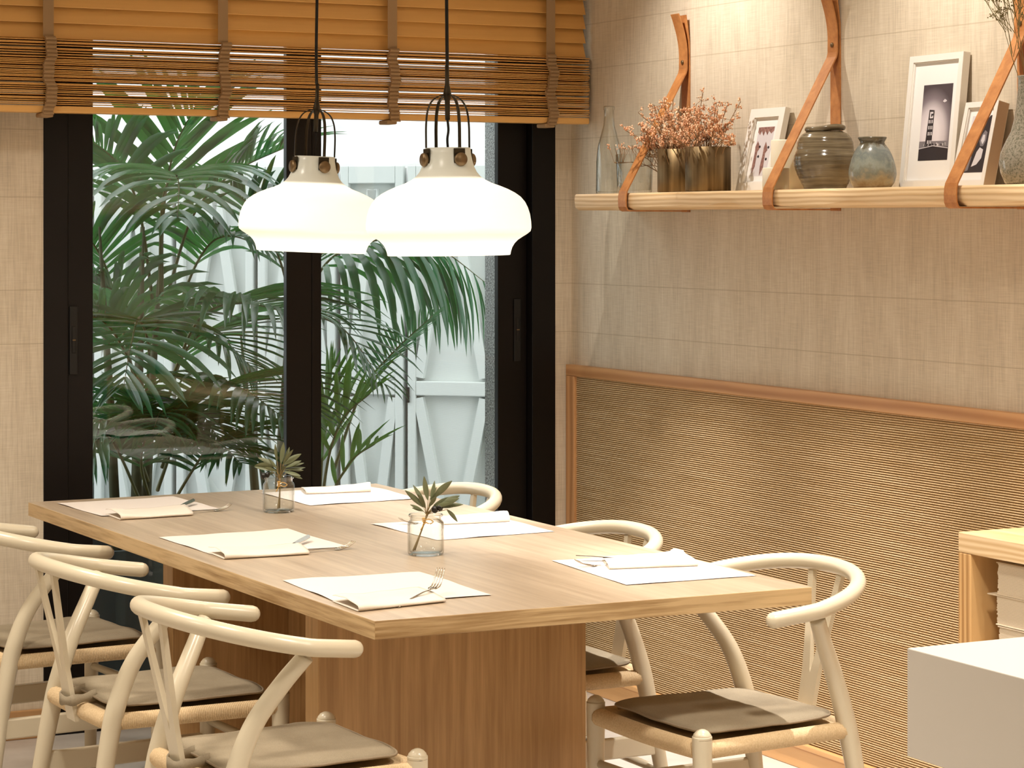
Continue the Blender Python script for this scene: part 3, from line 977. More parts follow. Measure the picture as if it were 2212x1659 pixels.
CH = [  # x, y, rz, chair words, cushion words
    (1.783, 4.553, -86.9, 'cream wishbone chair nearest the camera, on the left side of the table', 'taupe cushion on the nearest left chair, cut by the bottom of the photo'),
    (1.780, 5.283, -87.0, 'cream wishbone chair in the middle of the left side of the table', 'taupe cushion with visible tie strap on the middle left chair'),
    (1.759, 6.095, -83.5, 'cream wishbone chair at the far left, beside the window jamb, cut by the left edge', 'taupe cushion on the far left chair beside the window jamb'),
    (2.822, 4.472, 92.7, 'cream wishbone chair at the right front corner of the table, whole back and seat showing', 'pale sunlit-looking cushion half in shadow on the right front chair'),
    (2.748, 5.207, 88.6, 'cream wishbone chair in the middle of the right side, against the woven panel', 'cushion on the middle right chair, glimpsed beside the table pedestal'),
    (2.800, 6.180, 90.4, 'cream wishbone chair at the far right, only its curved rail showing by the window', None),
]
ch0 = make_chair(CH[0][3]); cu0 = make_cushion(CH[0][4])
for i, (x, y, a, l1, l2) in enumerate(CH):
    for o0, l in ((ch0, l1), (cu0, l2)):
        if l is None: continue      # nothing of that cushion shows
        o = o0 if i == 0 else copy_tree(o0)
        o['label'] = l
        o.location = (x, y, 0); o.rotation_euler = (0, 0, R(a))
        if o0 is cu0 and i > 2:      # no tie strap shows on the right-hand chairs
            for c in list(o.children):
                if c.name.startswith('tie_strap'): bpy.data.objects.remove(c)

# ------------------------------------------------------------------ pendant lamps
M['bulb'] = bpy.data.materials.new('bulb_glow'); M['bulb'].use_nodes = True
m = M['bulb']; m.node_tree.nodes.remove(m.node_tree.nodes['Principled BSDF'])
em = nd(m, 'ShaderNodeEmission'); em.inputs[0].default_value = (1.0, .91, .78, 1); em.inputs[1].default_value = 150
ln(m, em.outputs[0], m.node_tree.nodes['Material Output'].inputs[0])
SH = [(.1385, -.3705), (.1400, -.3695), (.1415, -.362), (.1445, -.353), (.150, -.344), (.158, -.336), (.168, -.3295), (.179, -.323), (.1865, -.317), (.1885, -.309), (.1880, -.295), (.1855, -.278), (.181, -.263),
      (.1745, -.250), (.165, -.2385), (.152, -.229), (.136, -.2205), (.118, -.213), (.100, -.2065), (.085, -.199), (.074, -.191), (.0655, -.181), (.0595, -.1685), (.0555, -.154), (.0525, -.138), (.0515, -.126), (.0505, -.1255)]


def pendant(x, y, label, tilt, cordoff):
    hz = 1.819
    t = thing('pendant_lamp', label, 'pendant lamp', (x, y, hz), 0, 'lit opal pendant lamps over the table')
    fw = Vector((math.sin(R(27.05)), math.cos(R(27.05)), 0))
    rotm = Matrix.Rotation(R(tilt), 4, fw)
    b = MB(); b.lathe([(r, z) for r, z in SH], 64, mat=rotm)
    sh = b.build('lamp_shade', M['opal'], t)
    b = MB(); b.lathe([(.0505, -.1257), (.02, -.1245), (.0001, -.1245)], 32, mat=rotm); b.build('neck_cap', M['bronze'], t)
    b = MB(); b.lathe([(.0001, -.275), (.015, -.275), (.018, -.262), (.018, -.226), (.062, -.222), (.062, -.218), (.018, -.214), (.018, -.20), (.012, -.19), (.012, -.126)], 28, mat=rotm); b.build('socket_and_baffle', M['bronze'], t)  # socket with a wide hidden disc added to keep direct bulb light off the neck
    b = MB(); b.ball((0, 0, 0), .030, 16)
    bu = b.build('bulb', M['bulb'], t); bu.location = rotm @ Vector((0, 0, -.311))
    b = MB()
    b.lathe([(.0001, .062), (.0045, .062), (.0050, .02), (.0085, .003), (.0095, -.004), (.0085, -.012), (.0060, -.018), (.0056, -.062), (.0001, -.063)], 16, mat=rotm)
    b.build('hub', M['bronze'], t)
    for k in range(4):
        a = R(3 + 90 * k)
        rm = rotm @ Matrix.Rotation(a, 4, 'Z')
        b = MB()
        pts = cr([(.006, 0, -.004), (.022, 0, -.008), (.040, 0, -.020), (.051, 0, -.042), (.0555, 0, -.075), (.0560, 0, -.126)], 6)
        b.tube([rm @ q for q in pts], [.0042] * len(pts), 8, flat=.34, up=rm.to_3x3() @ Vector((1, 0, .2)))
        b.rbox((.0530, -.0145, -.170), (.0562, .0145, -.128), .0012, 0, rm)
        arm = b.build('arm', M['bronze'], t)
        b = MB()
        mm = rm @ Matrix.Translation((.0563, 0, -.153)) @ Matrix.Rotation(R(90), 4, 'Y')
        b.lathe([(.0125, 0), (.0152, .0015), (.0156, .007), (.0145, .0095), (.0001, .0102)], 24, mat=mm)
        b.build('knob', M['knob'], arm)
    b = MB()
    cpts = cr([(cordoff * .25, 0, ZC - hz - .03), (cordoff, 0, .55), (cordoff * .6, 0, .3), (-.001, 0, .15), (0, 0, .06)], 6)
    b.tube(cpts, [.0042] * len(cpts), 8)
    b.tube([rotm @ Vector(q) for q in cr([(0, 0, -.062), (.002, 0, -.085), (-.001, 0, -.105), (0, 0, -.125)], 4)], .0030, 8)
    b.build('cord', M['black'], t)
    b = MB(); b.lathe([(.0001, -.03), (.045, -.03), (.05, -.026), (.05, -.0005)], 32, c=(0, 0, ZC - hz)); b.build('ceiling_rose', M['black'], t)
    return t


pendant(2.362, 4.950, 'white opal pendant lamp nearer the camera, overlapping the other lamp at right', -.6, -.004)
pendant(2.365, 5.735, 'white opal pendant lamp farther back, partly covered, in front of the palm', 2.2, .002)

# ------------------------------------------------------------------ place settings
MATS = [
    ('near left', [(1.921, 4.850), (2.238, 4.835), (2.231, 4.462), (1.905, 4.464)], [(1.904, 4.533), (2.124, 4.590), (2.107, 4.423), (1.900, 4.392)]),
    ('middle left', [(1.914, 5.654), (2.253, 5.655), (2.263, 5.285), (1.925, 5.312)], [(1.928, 5.337), (2.159, 5.347), (2.128, 5.204), (1.923, 5.216)]),
    ('far left', [(1.898, 6.475), (2.233, 6.475), (2.255, 6.147), (1.919, 6.130)], [(1.940, 6.166), (2.178, 6.222), (2.140, 6.042), (1.938, 6.032)]),
    ('far right', [(2.490, 6.459), (2.835, 6.475), (2.833, 6.122), (2.499, 6.106)], [(2.620, 6.470), (2.834, 6.462), (2.780, 6.335), (2.590, 6.360)]),
    ('middle right', [(2.484, 5.663), (2.835, 5.644), (2.832, 5.314), (2.501, 5.296)], [(2.670, 5.680), (2.872, 5.655), (2.820, 5.535), (2.640, 5.555)]),
    ('near right', [(2.582, 4.857), (2.886, 4.820), (2.870, 4.446), (2.548, 4.455)], [(2.690, 4.815), (2.872, 4.785), (2.831, 4.625), (2.628, 4.671)]),
]
MLAB = ['cream paper placemat at the near left corner, with a fork whose tines point up', 'cream paper placemat in the middle of the left side, left of the near glass jar', 'greyish white paper placemat at the far left corner of the table',
        'paper placemat at the far edge of the table, behind the far glass jar', 'cream paper placemat in the middle of the right side, behind the near glass jar', 'bright white paper placemat at the near right of the table']
NLAB = ['large folded cream napkin on the near left placemat, overhanging its front edge', 'folded cream napkin on the middle left placemat', 'folded cream napkin on the far left placemat', 'folded cream napkin on the far placemat behind the far jar',
        'folded cream napkin on the middle right placemat, behind the near jar', 'folded white napkin lying across the near right placemat']
rnd = random.Random(11)
for i, (nm, q, nq) in enumerate(MATS):
    A, B, D, E_ = [Vector((*p, 0)) for p in q]
    cen = (A + B + D + E_) / 4
    b = MB(); G = 14; vt = []
    for a in range(G + 1):
        for c in range(G + 1):
            u, v_ = a / G, c / G
            p = (A.lerp(B, u)).lerp(E_.lerp(D, u), v_) - cen
            edge = max(abs(u - .5), abs(v_ - .5)) * 2
            z = .0006 + .0035 * max(0, edge - .8) / .2 * max(0, noise.noise(Vector((u * 2.5 + i * 3, v_ * 2.5, i))) + .1)
            vt.append((p.x, p.y, z))
    fs = [(a * (G + 1) + c, a * (G + 1) + c + 1, (a + 1) * (G + 1) + c + 1, (a + 1) * (G + 1) + c) for a in range(G) for c in range(G)]
    b.add(vt, fs, 0, True); b.add([(x, y, z + .0005) for x, y, z in vt], [tuple(reversed(f)) for f in fs], 0, True)
    o = fixn(b.build('placemat', M['paper'], loc=(cen.x, cen.y, .7503)))
    tag(o, MLAB[i], 'placemat', 'paper placemats on the table')
    # napkin: folded double sheet, fold on the side facing the camera
    A, B, D, E_ = [Vector((*p, 0)) for p in nq]
    cen = (A + B + D + E_) / 4
    b = MB(); U, V = 20, 22; vt = []
    for a in range(U + 1):
        u = a / U
        for c in range(V + 1):
            s = c / V
            if s < .46: v_ = s / .46; top = 1; k = 0
            elif s < .54: v_ = 1 + .0; top = 1 - (s - .46) / .08; k = math.sin(PI * (s - .46) / .08)
            else: v_ = 1 - (s - .54) / .46; top = 0; k = 0
            p = (A.lerp(B, u)).lerp(E_.lerp(D, u), v_) - cen
            out = (E_.lerp(D, u) - A.lerp(B, u)).normalized() * .003 * k
            th = .0095 + .006 * math.exp(-((u - (.04 if i < 3 else .96)) / .16) ** 2) + .0016 * math.sin(u * 5 + i)
            th *= .55 + .45 * math.sin(PI * min(1, .15 + v_ * .8))
            z = .0016 + top * th + (.0022 * noise.noise(Vector((u * 4, v_ * 3, i * 2.0))) if top else 0)
            if top and v_ < .35 and i == 5 and u > .9: z += .006
            vt.append((p.x + out.x, p.y + out.y, max(.0014, z)))
    fs = [(a * (V + 1) + c, a * (V + 1) + c + 1, (a + 1) * (V + 1) + c + 1, (a + 1) * (V + 1) + c) for a in range(U) for c in range(V)]
    b.add(vt, fs, 0, True)
    o = fixn(b.build('napkin', M['napkin'], loc=(cen.x, cen.y, .7505)))
    so = o.modifiers.new('thick', 'SOLIDIFY'); so.thickness = .0007; so.offset = 1
    tag(o, NLAB[i], 'napkin', 'folded napkins on the placemats')


def fork(label, loc, rz, tilt=0, roll=0, rise=.015):
    b = MB()
    P = cr([(0, 0, .001), (.05, 0, .0025), (.11, 0, .003), (.135, 0, .001), (.150, 0, .0005)], 6)
    b.tube(P, [.0052 - .0028 * math.sin(PI * .5 * min(1, i / 16)) for i in range(len(P))], 8, flat=.35)
    # bowl of the fork and four tines
    b.tube([(.146, 0, .0008), (.153, 0, .0003), (.160, 0, .0012)], [.004, .0105, .0115], 10, flat=.10)
    for k in range(4):
        yy = -.0093 + k * .0062
        b.tube(cr([(.158, yy, .001), (.172, yy, .003), (.186, yy * .95, rise * .52), (.198, yy * .93, rise)], 4), [.0014] * 12 + [.0007], 6)
    o = b.build('fork', M['steel'], loc=loc); o.rotation_euler = (R(roll), R(-tilt), R(rz))
    return tag(o, label, 'fork', 'forks at the place settings')


def knife(label, loc, rz, tilt=0, roll=0):
    t = thing('knife', label, 'knife', loc, 0, 'knives at the place settings')
    t.rotation_euler = (R(roll), R(-tilt), R(rz))
    b = MB(); P = cr([(0, 0, .002), (.04, 0, .0025), (.095, 0, .002)], 6)
    b.tube(P, [.0048] * len(P), 8, flat=.45); b.build('handle', M['steel'], t)
    b = MB()
    poly = [(.0955, -.005), (.150, -.0085), (.178, -.0085), (.195, -.002), (.200, .005), (.150, .006), (.0955, .005)]
    b.prism(poly, .0016, 'Z', 0, Matrix.Translation((0, 0, .0012))); fixn(b.build('blade', M['steel'], t))
    return t


fork('steel fork with tines pointing up, sticking out of the near left napkin', (1.992, 4.405, .7512), 38, 6, rise=.034)
fork('steel fork lying flat, its end past the middle left napkin', (2.065, 5.235, .7512), 6, .6)
knife('steel knife slanting past the far end of the middle left napkin', (2.085, 5.275, .7512), 48, 3.5, 12)
fork('steel fork lying flat, poking out of the far left napkin', (2.075, 6.085, .7512), 8, .6)
knife('steel knife slanting past the far end of the far left napkin', (2.10, 6.125, .7512), 50, 3.5, 12)
fork('steel fork poking out left of the middle right napkin, beside the near jar', (2.74, 5.600, .7512), 176, .6)
fork('steel fork lying flat, poking out left of the near right napkin', (2.775, 4.715, .7512), 174, .6)
knife('steel knife pointing away past the left end of the near right napkin', (2.80, 4.725, .7512), 150, 3, 12)

# ------------------------------------------------------------------ glass jars with olive sprigs


def jar(label, x, y):
    t = thing('glass_jar', label, 'jar', (x, y, .7502), 0, 'glass jars on the table')
    prof = [(.0001, .003), (.030, .0025), (.038, 0), (.0415, .003), (.0425, .008), (.0425, .070), (.041, .0765), (.037, .0805), (.0365, .0835), (.0375, .0845), (.0365, .087), (.0375, .0885), (.040, .0895), (.0405, .0925), (.039, .0945), (.0362, .0935),
            (.0345, .088), (.0345, .0805), (.0385, .075), (.0400, .069), (.0400, .010), (.036, .0060), (.0001, .0065)]
    b = MB(); b.lathe(prof, 40); b.build('glass_body', M['jar_glass'], t)
    return t


def sprig(label, x, y, foot, top, leaves, fruits, seed):
    leaves = [(a, b_, c, L * 1.12, e * 1.1, f_ * 1.1 + .002) for a, b_, c, L, e, f_ in leaves]
    rd = random.Random(seed)
    t = thing('olive_sprig', label, 'sprig', (x, y, .7580), 0, 'olive sprigs in the glass jars')
    foot, top = Vector(foot), Vector(top)
    b = MB()
    mid = foot.lerp(top, .5) + Vector((.003, 0, 0))
    P = cr([foot, mid, top], 8)
    b.tube(P, [.0024 - .0012 * i / len(P) for i in range(len(P))], 8)
    P2 = cr([foot + Vector((.006, .003, 0)), mid + Vector((.002, .004, 0)), top + Vector((.006, .008, -.006))], 8)
    b.tube(P2, [.0018] * len(P2), 8)
    lb = MB()
    for (dx, dy, dz, L, bx, bz) in leaves:   # direction (camera-right, away, up)
        r = Vector((.8906, -.4548, 0)); f_ = Vector((.4548, .8906, 0))
        d = (r * dx + f_ * dy + Vector((0, 0, dz))).normalized()
        base = top + r * bx + Vector((0, 0, bz)) + f_ * rd.uniform(-.006, .006)
        b.tube([P[-3], base], .0007, 6)
        side = d.cross(f_ + Vector((0, 0, -.25))).normalized()
        side = (Matrix.Rotation(rd.uniform(-.75, .75), 3, d) @ side)
        nn = side.cross(d).normalized()
        vv = []; fs = []; q = base.copy(); dd = d.copy(); seg = 7
        W = L * rd.uniform(.21, .28) * .5
        for j in range(seg + 1):
            s = j / seg
            hw = W * max(.03, math.sin(PI * (s * .93 + .05)) ** .85)
            vv += [q - side * hw + nn * hw * .35, q, q + side * hw + nn * hw * .35]
            q = q + dd * L / seg
            dd = (dd + Vector((0, 0, -1)) * rd.uniform(.01, .05)).normalized()
        for j in range(seg):
            a = j * 3
            fs += [(a, a + 1, a + 4, a + 3), (a + 1, a + 2, a + 5, a + 4)]
        lb.add(vv, fs, 0, True)
    b.build('stem', M['olive_stem'], t)
    lb.build('leaves', M['olive'], t)
    for bx, by, bz, rr in fruits:
        r = Vector((.8906, -.4548, 0)); f_ = Vector((.4548, .8906, 0))
        c = MB(); c.ball((0, 0, 0), rr, 14, 0, (1.0, 1.0, 1.12)); o = c.build('fruit', M['olive_fruit'], t); o.location = top + r * bx + f_ * by + Vector((0, 0, bz))
    b = MB()
    ty = foot.lerp(top, .72)
    for k in range(4):
        a0 = k * 1.7
        b.tube(cr([ty + Vector((.0035 * math.cos(a0 + q * 1.26), .0035 * math.sin(a0 + q * 1.26), -.006 + .004 * k)) for q in range(6)], 3), .0014, 6)
    b.tube(cr([ty, ty + Vector((.010, -.004, .004)), ty + Vector((.020, -.008, -.002)), ty + Vector((.012, -.006, -.007)), ty + Vector((.002, 0, -.002))], 5), .0012, 6)
    b.tube(cr([ty, ty + Vector((-.004, -.002, -.012)), ty + Vector((-.010, -.004, -.020))], 5), .0012, 6)
    b.build('raffia_tie', M['raffia'], t)


jar('clear glass jar nearer the camera, on the bare table between placemats', 2.371, 5.085)
jar('clear glass jar farther back, in front of the window mullion', 2.373, 6.020)
rd = random.Random(3)
L1 = [(-.15, 0, 1, .050, 0, .018), (-.5, .1, .9, .048, -.006, .008), (-.75, 0, .75, .052, -.010, .002), (.15, .1, 1, .046, .006, .012), (.7, 0, .75, .052, .012, .022), (.45, -.2, .9, .03, .004, .02), (.85, .1, .35, .052, .012, .006), (.9, -.2, .5, .048, .022, .004),
      (.95, 0, .55, .040, .030, .010), (-.3, -.4, .7, .04, -.006, 0), (.6, -.4, .3, .045, .010, 0), (-.8, -.3, .45, .03, -.012, -.004), (.3, -.5, .5, .04, .002, .004), (.8, .2, .10, .045, .018, .004), (.75, -.1, -.75, .034, .040, -.002), (-.6, .2, .2, .026, -.010, -.006), (.98, 0, .18, .040, .034, .004)]
sprig('olive sprig leaning right in the nearer glass jar, with one dark olive at right', 2.371, 5.085, (-.026, .014, .001), (.004, -.004, .098), L1, [(.028, -.004, .004, .0075), (.016, -.004, .000, .008)], 1)
L2 = [(-.1, 0, 1, .042, -.006, .030), (.12, 0, 1, .050, .004, .026), (.3, .1, 1, .044, .010, .022), (-.85, 0, .5, .046, -.010, .020), (-.95, 0, .12, .052, -.008, .018), (-.75, 0, .25, .040, -.022, .008), (-.9, .1, -.15, .030, -.012, .002), (.75, 0, .55, .050, .010, .022), (.85, -.2, .45, .048, .010, .014),
      (.9, .1, .15, .050, .012, .010), (.95, 0, .30, .044, .016, .016), (.8, -.3, -.1, .046, .010, .006), (.6, .2, -.25, .040, .020, .004), (.5, -.2, .8, .044, .010, .024), (-.5, -.4, .3, .036, -.006, .006), (.2, -.5, .3, .036, .004, .006), (-.4, .2, .5, .034, -.006, .012), (.9, 0, 0, .030, .028, .010)]
sprig('bushy olive sprig in the farther glass jar, dark olives at its lower left', 2.373, 6.020, (-.002, .0, .001), (.002, 0, .092), L2, [(-.042, 0, -.004, .0085), (-.032, 0, -.001, .007)], 2)

# ------------------------------------------------------------------ shelf on the right wall and its leather slings
sh = thing('wall_shelf', 'long live-edge pine shelf hung from leather slings on the right wall', 'shelf', (RX, 4.0, 1.59))
b = MB()
vv = []; fs = []; NS = 130
Y0, Y1 = -2.6, 2.575
for i in range(NS + 1):
    y = Y0 + (Y1 - Y0) * i / NS
    n1 = noise.noise(Vector((y * 4.2, 0, 3))); n2 = noise.noise(Vector((y * 5.0, 7, 1))); n3 = noise.noise(Vector((y * 12, 2, 8)))
    xf = -.215 + .006 * n1; lo = -.0275 + .011 * max(0, noise.noise(Vector((y * 3.1, 5, 2))) - .02)
    zb_ = -.026 + .016 * max(0, n2 - .05) + .0015 * n3
    zt_ = .0225 - .0035 * max(0, n1)
    vv += [(-.003, y, lo), (xf + .018 + .012 * n2, y, lo), (xf + .003, y, zb_ + .008), (xf, y, .002), (xf + .001, y, zt_ - .006), (xf + .005 + .003 * n3, y, .0225), (-.003, y, .0225)]
K = 7
for i in range(NS):
    for k in range(K):
        fs.append((i * K + k, i * K + (k + 1) % K, (i + 1) * K + (k + 1) % K, (i + 1) * K + k))
fs.append(tuple(range(K))); fs.append(tuple(reversed(range(NS * K, NS * K + K))))
b.add(vv, fs, 0, False)
fixn(b.build('shelf_board', M['pine'], sh))


def ribbon(mb, pts, w_, th, mi=0):
    """leather strip: path in the x-z plane, width along y"""
    P = [Vector(p) for p in pts]
    vv = []; fs = []
    for i, p in enumerate(P):
        t = (P[min(i + 1, len(P) - 1)] - P[max(i - 1, 0)]).normalized()
        nn = Vector((-t.z, 0, t.x))
        for yy, s in ((-w_ / 2, -1), (w_ / 2, -1), (w_ / 2, 1), (-w_ / 2, 1)):
            vv.append(p + Vector((0, yy, 0)) + nn * (s * th / 2))
    for i in range(len(P) - 1):
        for k in range(4):
            fs.append((i * 4 + k, i * 4 + (k + 1) % 4, (i + 1) * 4 + (k + 1) % 4, (i + 1) * 4 + k))
    fs.append((3, 2, 1, 0)); a = (len(P) - 1) * 4; fs.append((a, a + 1, a + 2, a + 3))
    mb.add(vv, fs, mi, False)


for y, lab, wd in ((6.258, 'tan leather shelf strap behind the orange dried flowers, its whole top end showing', .046), (5.468, 'tan leather shelf strap crossing in front of the brown jar', .046), (4.668, 'tan leather shelf strap at the right, crossing the small picture frame', .048)):
    t = thing('leather_strap', lab, 'strap', (RX, y, 1.59), 0, 'leather slings carrying the wall shelf')
    b = MB()
    tip = cr([(-.042, 0, .565), (-.034, 0, .545), (-.020, 0, .50), (-.0125, 0, .455), (-.012, 0, .40)], 5)
    path = tip + [(-.0135, 0, .393)] + [Vector((-.0155, 0, .386)).lerp(Vector((-.2205, 0, .028)), i / 6) for i in range(7)] + [(-.2235, 0, .016), (-.2245, 0, .0), (-.2235, 0, -.018), (-.219, 0, -.0275), (-.212, 0, -.0305)] + [(-.10, 0, -.0305), (-.012, 0, -.0305)]
    ribbon(b, path, wd, .0036)
    b.build('front_strip', M['leather'], t)
    b = MB(); ribbon(b, [(-.0025, 0, -.034), (-.0025, 0, .2), (-.0025, 0, .40), (-.004, 0, .48), (-.010, 0, .52), (-.016, 0, .562)], wd, .0036); b.build('wall_strip', M['leather'], t)
    b = MB(); b.lathe([(.0065, 0), (.0065, .002), (.004, .004), (.0001, .0045)], 16, mat=Matrix.Translation((-.0144, 0, .42)) @ Matrix.Rotation(R(-90), 4, 'Y')); b.build('stud', M['knob'], t)

ST = 1.6133   # top of the shelf
# clear bottle
t = thing('glass_bottle', 'tall clear glass bottle at the left end of the wall shelf', 'bottle', (3.69, 6.56, ST))
b = MB()
b.lathe([(.0001, .002), (.034, 0), (.040, .003), (.041, .010), (.040, .10), (.036, .145), (.026, .185), (.018, .215), (.0155, .24), (.0150, .262), (.018, .264), (.0185, .272), (.016, .275), (.0135, .272), (.0135, .24), (.016, .215), (.024, .185), (.034, .145), (.038, .10), (.039, .012), (.034, .006), (.0001, .006)], 40)
b.build('bottle_body', M['jar_glass'], t)
# low clear glass vase
t = thing('glass_vase', 'low wide clear glass vase between the bottle and the brass pots', 'vase', (3.67, 6.365, ST))
b = MB()
b.lathe([(.0001, .001), (.050, .0), (.053, .004), (.058, .118), (.0565, .119), (.055, .117), (.051, .010), (.0001, .009)], 40)
b.build('vase_body', M['jar_glass'], t)
# brass pots and dried flowers
rd = random.Random(21)
for (x, y, r, lab, fl, lean) in ((3.69, 6.145, .060, 'dark brass cylinder pot, left of the pair on the shelf', 'orange dried flowers spilling left from the left brass pot', -1), (3.66, 5.925, .066, 'brown brass cylinder pot, right of the pair on the shelf', 'sparser brown-orange dried flowers standing in the right brass pot', .35)):
    t = thing('brass_pot', lab, 'pot', (x, y, ST), 0, 'brass pots with dried flowers')
    b = MB(); b.lathe([(.0001, .0), (r - .004, .0), (r, .003), (r, .128), (r - .0025, .129), (r - .003, .127), (r - .003, .006), (.0001, .006)], 48)
    b.build('pot_body', M['gold_pot'], t)
    t = thing('dried_flowers', fl, 'dried flowers', (x, y, ST + .010), 0, 'dried flower bunches in the brass pots')
    sb = MB(); fb = MB()
    ns = 50 if lean < 0 else 36
    for s in range(ns):
        a = rd.uniform(0, 2 * PI)
        sp = rd.uniform(.02, .18)
        ty_ = sp * math.sin(a) * .9 + (.055 if lean < 0 else -.02) + (rd.uniform(0, .085) if lean < 0 and rd.random() < .35 else 0)
        tx_ = max(-.17, min(.07, sp * math.cos(a) * .75 - .02))
        hgt = rd.uniform(.16, .285) - abs(ty_) * (.75 if lean < 0 else .45)
        if ty_ > .15: hgt = rd.uniform(.06, .17)
        base = Vector((rd.uniform(-.6, .6) * r, rd.uniform(-.6, .6) * r, .0))
        tip = Vector((tx_, ty_, hgt))
        midp = base.lerp(tip, .55) + Vector((0, 0, .03))
        P = cr([base, midp, tip], 7)
        sb.tube(P, [.0011] * len(P), 5, smooth=False)
        for q in range(rd.randint(7, 11)):
            k = rd.randint(8, len(P) - 1)
            o_ = P[k]
            d = Vector((rd.uniform(-1, 1), rd.uniform(-1, 1), rd.uniform(-.3, 1.1))).normalized()
            L = rd.uniform(.012, .034)
            e = o_ + d * L
            if e.z < .128: e.z = .128 + rd.random() * .01
            e.x = min(e.x, 3.775 - x)
            sb.tube([o_, e], .0006, 4, smooth=False)
            for z_ in range(rd.randint(3, 6)):
                c = o_.lerp(e, rd.uniform(.35, 1.05)) + Vector((rd.uniform(-1, 1), rd.uniform(-1, 1), rd.uniform(-1, 1))) * .005
                if c.z < .124: continue
                rr = rd.uniform(.0016, .0032)
                fb.ball(c, rr, 5, 0, (1, 1, rd.uniform(1, 1.7)))
    sb.build('twigs', M['twig'], t)
    fb.build('buds', M['dried'], t)


# picture frames: local x to the right, y into the wall, z up
def frame(label, Yl, Xb, w_, h, dep, lean, bord, side_mat, art):
    t = thing('picture_frame', label, 'picture frame', (Xb, Yl, ST), 0, 'white picture frames on the shelf')
    t.rotation_euler = (R(-lean), 0, R(-90))
    b = MB()
    for x0, x1, z0, z1 in ((0, bord, 0, h), (w_ - bord, w_, 0, h), (bord, w_ - bord, 0, bord), (bord, w_ - bord, h - bord, h)):
        b.box((x0, 0, z0), (x1, dep, z1), 0)
    e = .003
    for x0, x1, z0, z1 in ((bord, bord + e, bord, h - bord), (w_ - bord - e, w_ - bord, bord, h - bord), (bord, w_ - bord, bord, bord + e), (bord, w_ - bord, h - bord - e, h - bord)):
        b.box((x0, .003, z0), (x1, .008, z1), 0)
    b.box((w_ - .0002, .001, .001), (w_ + .0003, dep - .001, h - .001), 1)
    b.build('frame_moulding', [M['white_frame'], side_mat], t)
    b = MB(); b.box((bord + .0002, .0085, bord + .0002), (w_ - bord - .0002, .0105, h - bord - .0002)); b.build('mount', M['mount'], t)
    b = MB(); b.box((bord * .5, .011, bord * .5), (w_ - bord * .5, dep - .002, h - bord * .5)); b.build('back_board', M['grey_side'], t)
    b = MB(); mats = art(b, w_, h)
    b.build('picture', mats, t)
    return t


def P2(b, pts, mi, lvl=1):
    b.add([(x, .0083 - .0003 * lvl, z) for x, z in pts], [tuple(range(len(pts)))], mi)


def art1(b, w_, h):
    x0, x1, z0, z1 = w_ * .27, w_ * .73, h * .19, h * .78
    W_, H_ = x1 - x0, z1 - z0
    q = lambda pts: [(x0 + a * W_, z0 + c * H_) for a, c in pts]
    P2(b, q([(0, 0), (1, 0), (1, 1), (0, 1)]), 0, 0)
    P2(b, q([(0, .90), (.15, .84), (.22, .92), (.38, .82), (.45, .92), (.62, .83), (.68, .92), (.85, .86), (1, .92), (1, 1), (0, 1)]), 1, 1)
    P2(b, q([(.0, .60), (.10, .72), (.20, .66), (.28, .56), (.18, .50), (.20, .20), (.08, .05), (.02, .20), (.04, .5)]), 1, 1)
    P2(b, q([(.55, .58), (.62, .70), (.72, .62), (.80, .52), (.70, .46), (.74, .16), (.58, .0), (.52, .20), (.56, .44)]), 1, 1)
    for a, c in ((.28, .60), (.84, .58), (.30, .40), (.82, .34)):
        P2(b, q([(a + .06 * math.cos(k), c + .028 * math.sin(k)) for k in [i * PI / 4 for i in range(8)]]), 2, 2)
    return [M['ink_light'], M['sepia'], M['ink']]


def art2(b, w_, h):
    x0, x1, z0, z1 = w_ * .27, w_ * .815, h * .205, h * .775
    W_, H_ = x1 - x0, z1 - z0
    q = lambda pts: [(x0 + a * W_, z0 + c * H_) for a, c in pts]
    P2(b, q([(0, 0), (1, 0), (1, 1), (0, 1)]), 0, 0)
    P2(b, q([(0, 0), (1, 0), (1, .17), (.5, .19), (0, .15)]), 1, 1)
    P2(b, q([(0, .155), (.5, .195), (1, .175), (1, .25), (0, .255)]), 2, 1)
    rd = random.Random(4)
    for k in range(16):
        a = rd.uniform(.02, .92)
        P2(b, q([(a, .19), (a + .05, .19), (a + .05, .19 + rd.uniform(.015, .045)), (a, .19 + rd.uniform(.015, .045))]), 3 if k % 2 else 1, 2)
    P2(b, q([(0, .152), (.48, .186), (1, .150), (1, .160), (.48, .196), (0, .162)]), 3, 3)
    # leaning sign tower with pale letters
    P2(b, q([(.20, .17), (.42, .17), (.44, .66), (.27, .67)]), 1, 2)
    G = [(.30, .64), (.41, .64), (.41, .615), (.34, .615), (.34, .575), (.38, .575), (.38, .59), (.415, .59), (.415, .555), (.30, .555)]
    P2(b, q(G), 3, 3)
    for c in (.52, .44, .36, .25):
        for a0, a1 in ((.275, .31), (.335, .36), (.385, .415)):
            P2(b, q([(a0, c - .03), (a1, c - .03), (a1, c + .015), (a0, c + .015)]), 3, 3)
    P2(b, q([(.70, .77), (.76, .80), (.82, .785), (.84, .77), (.76, .755)]), 3, 2)
    return [M['sky_print'], M['ink'], M['ink_mid'], M['ink_light']]


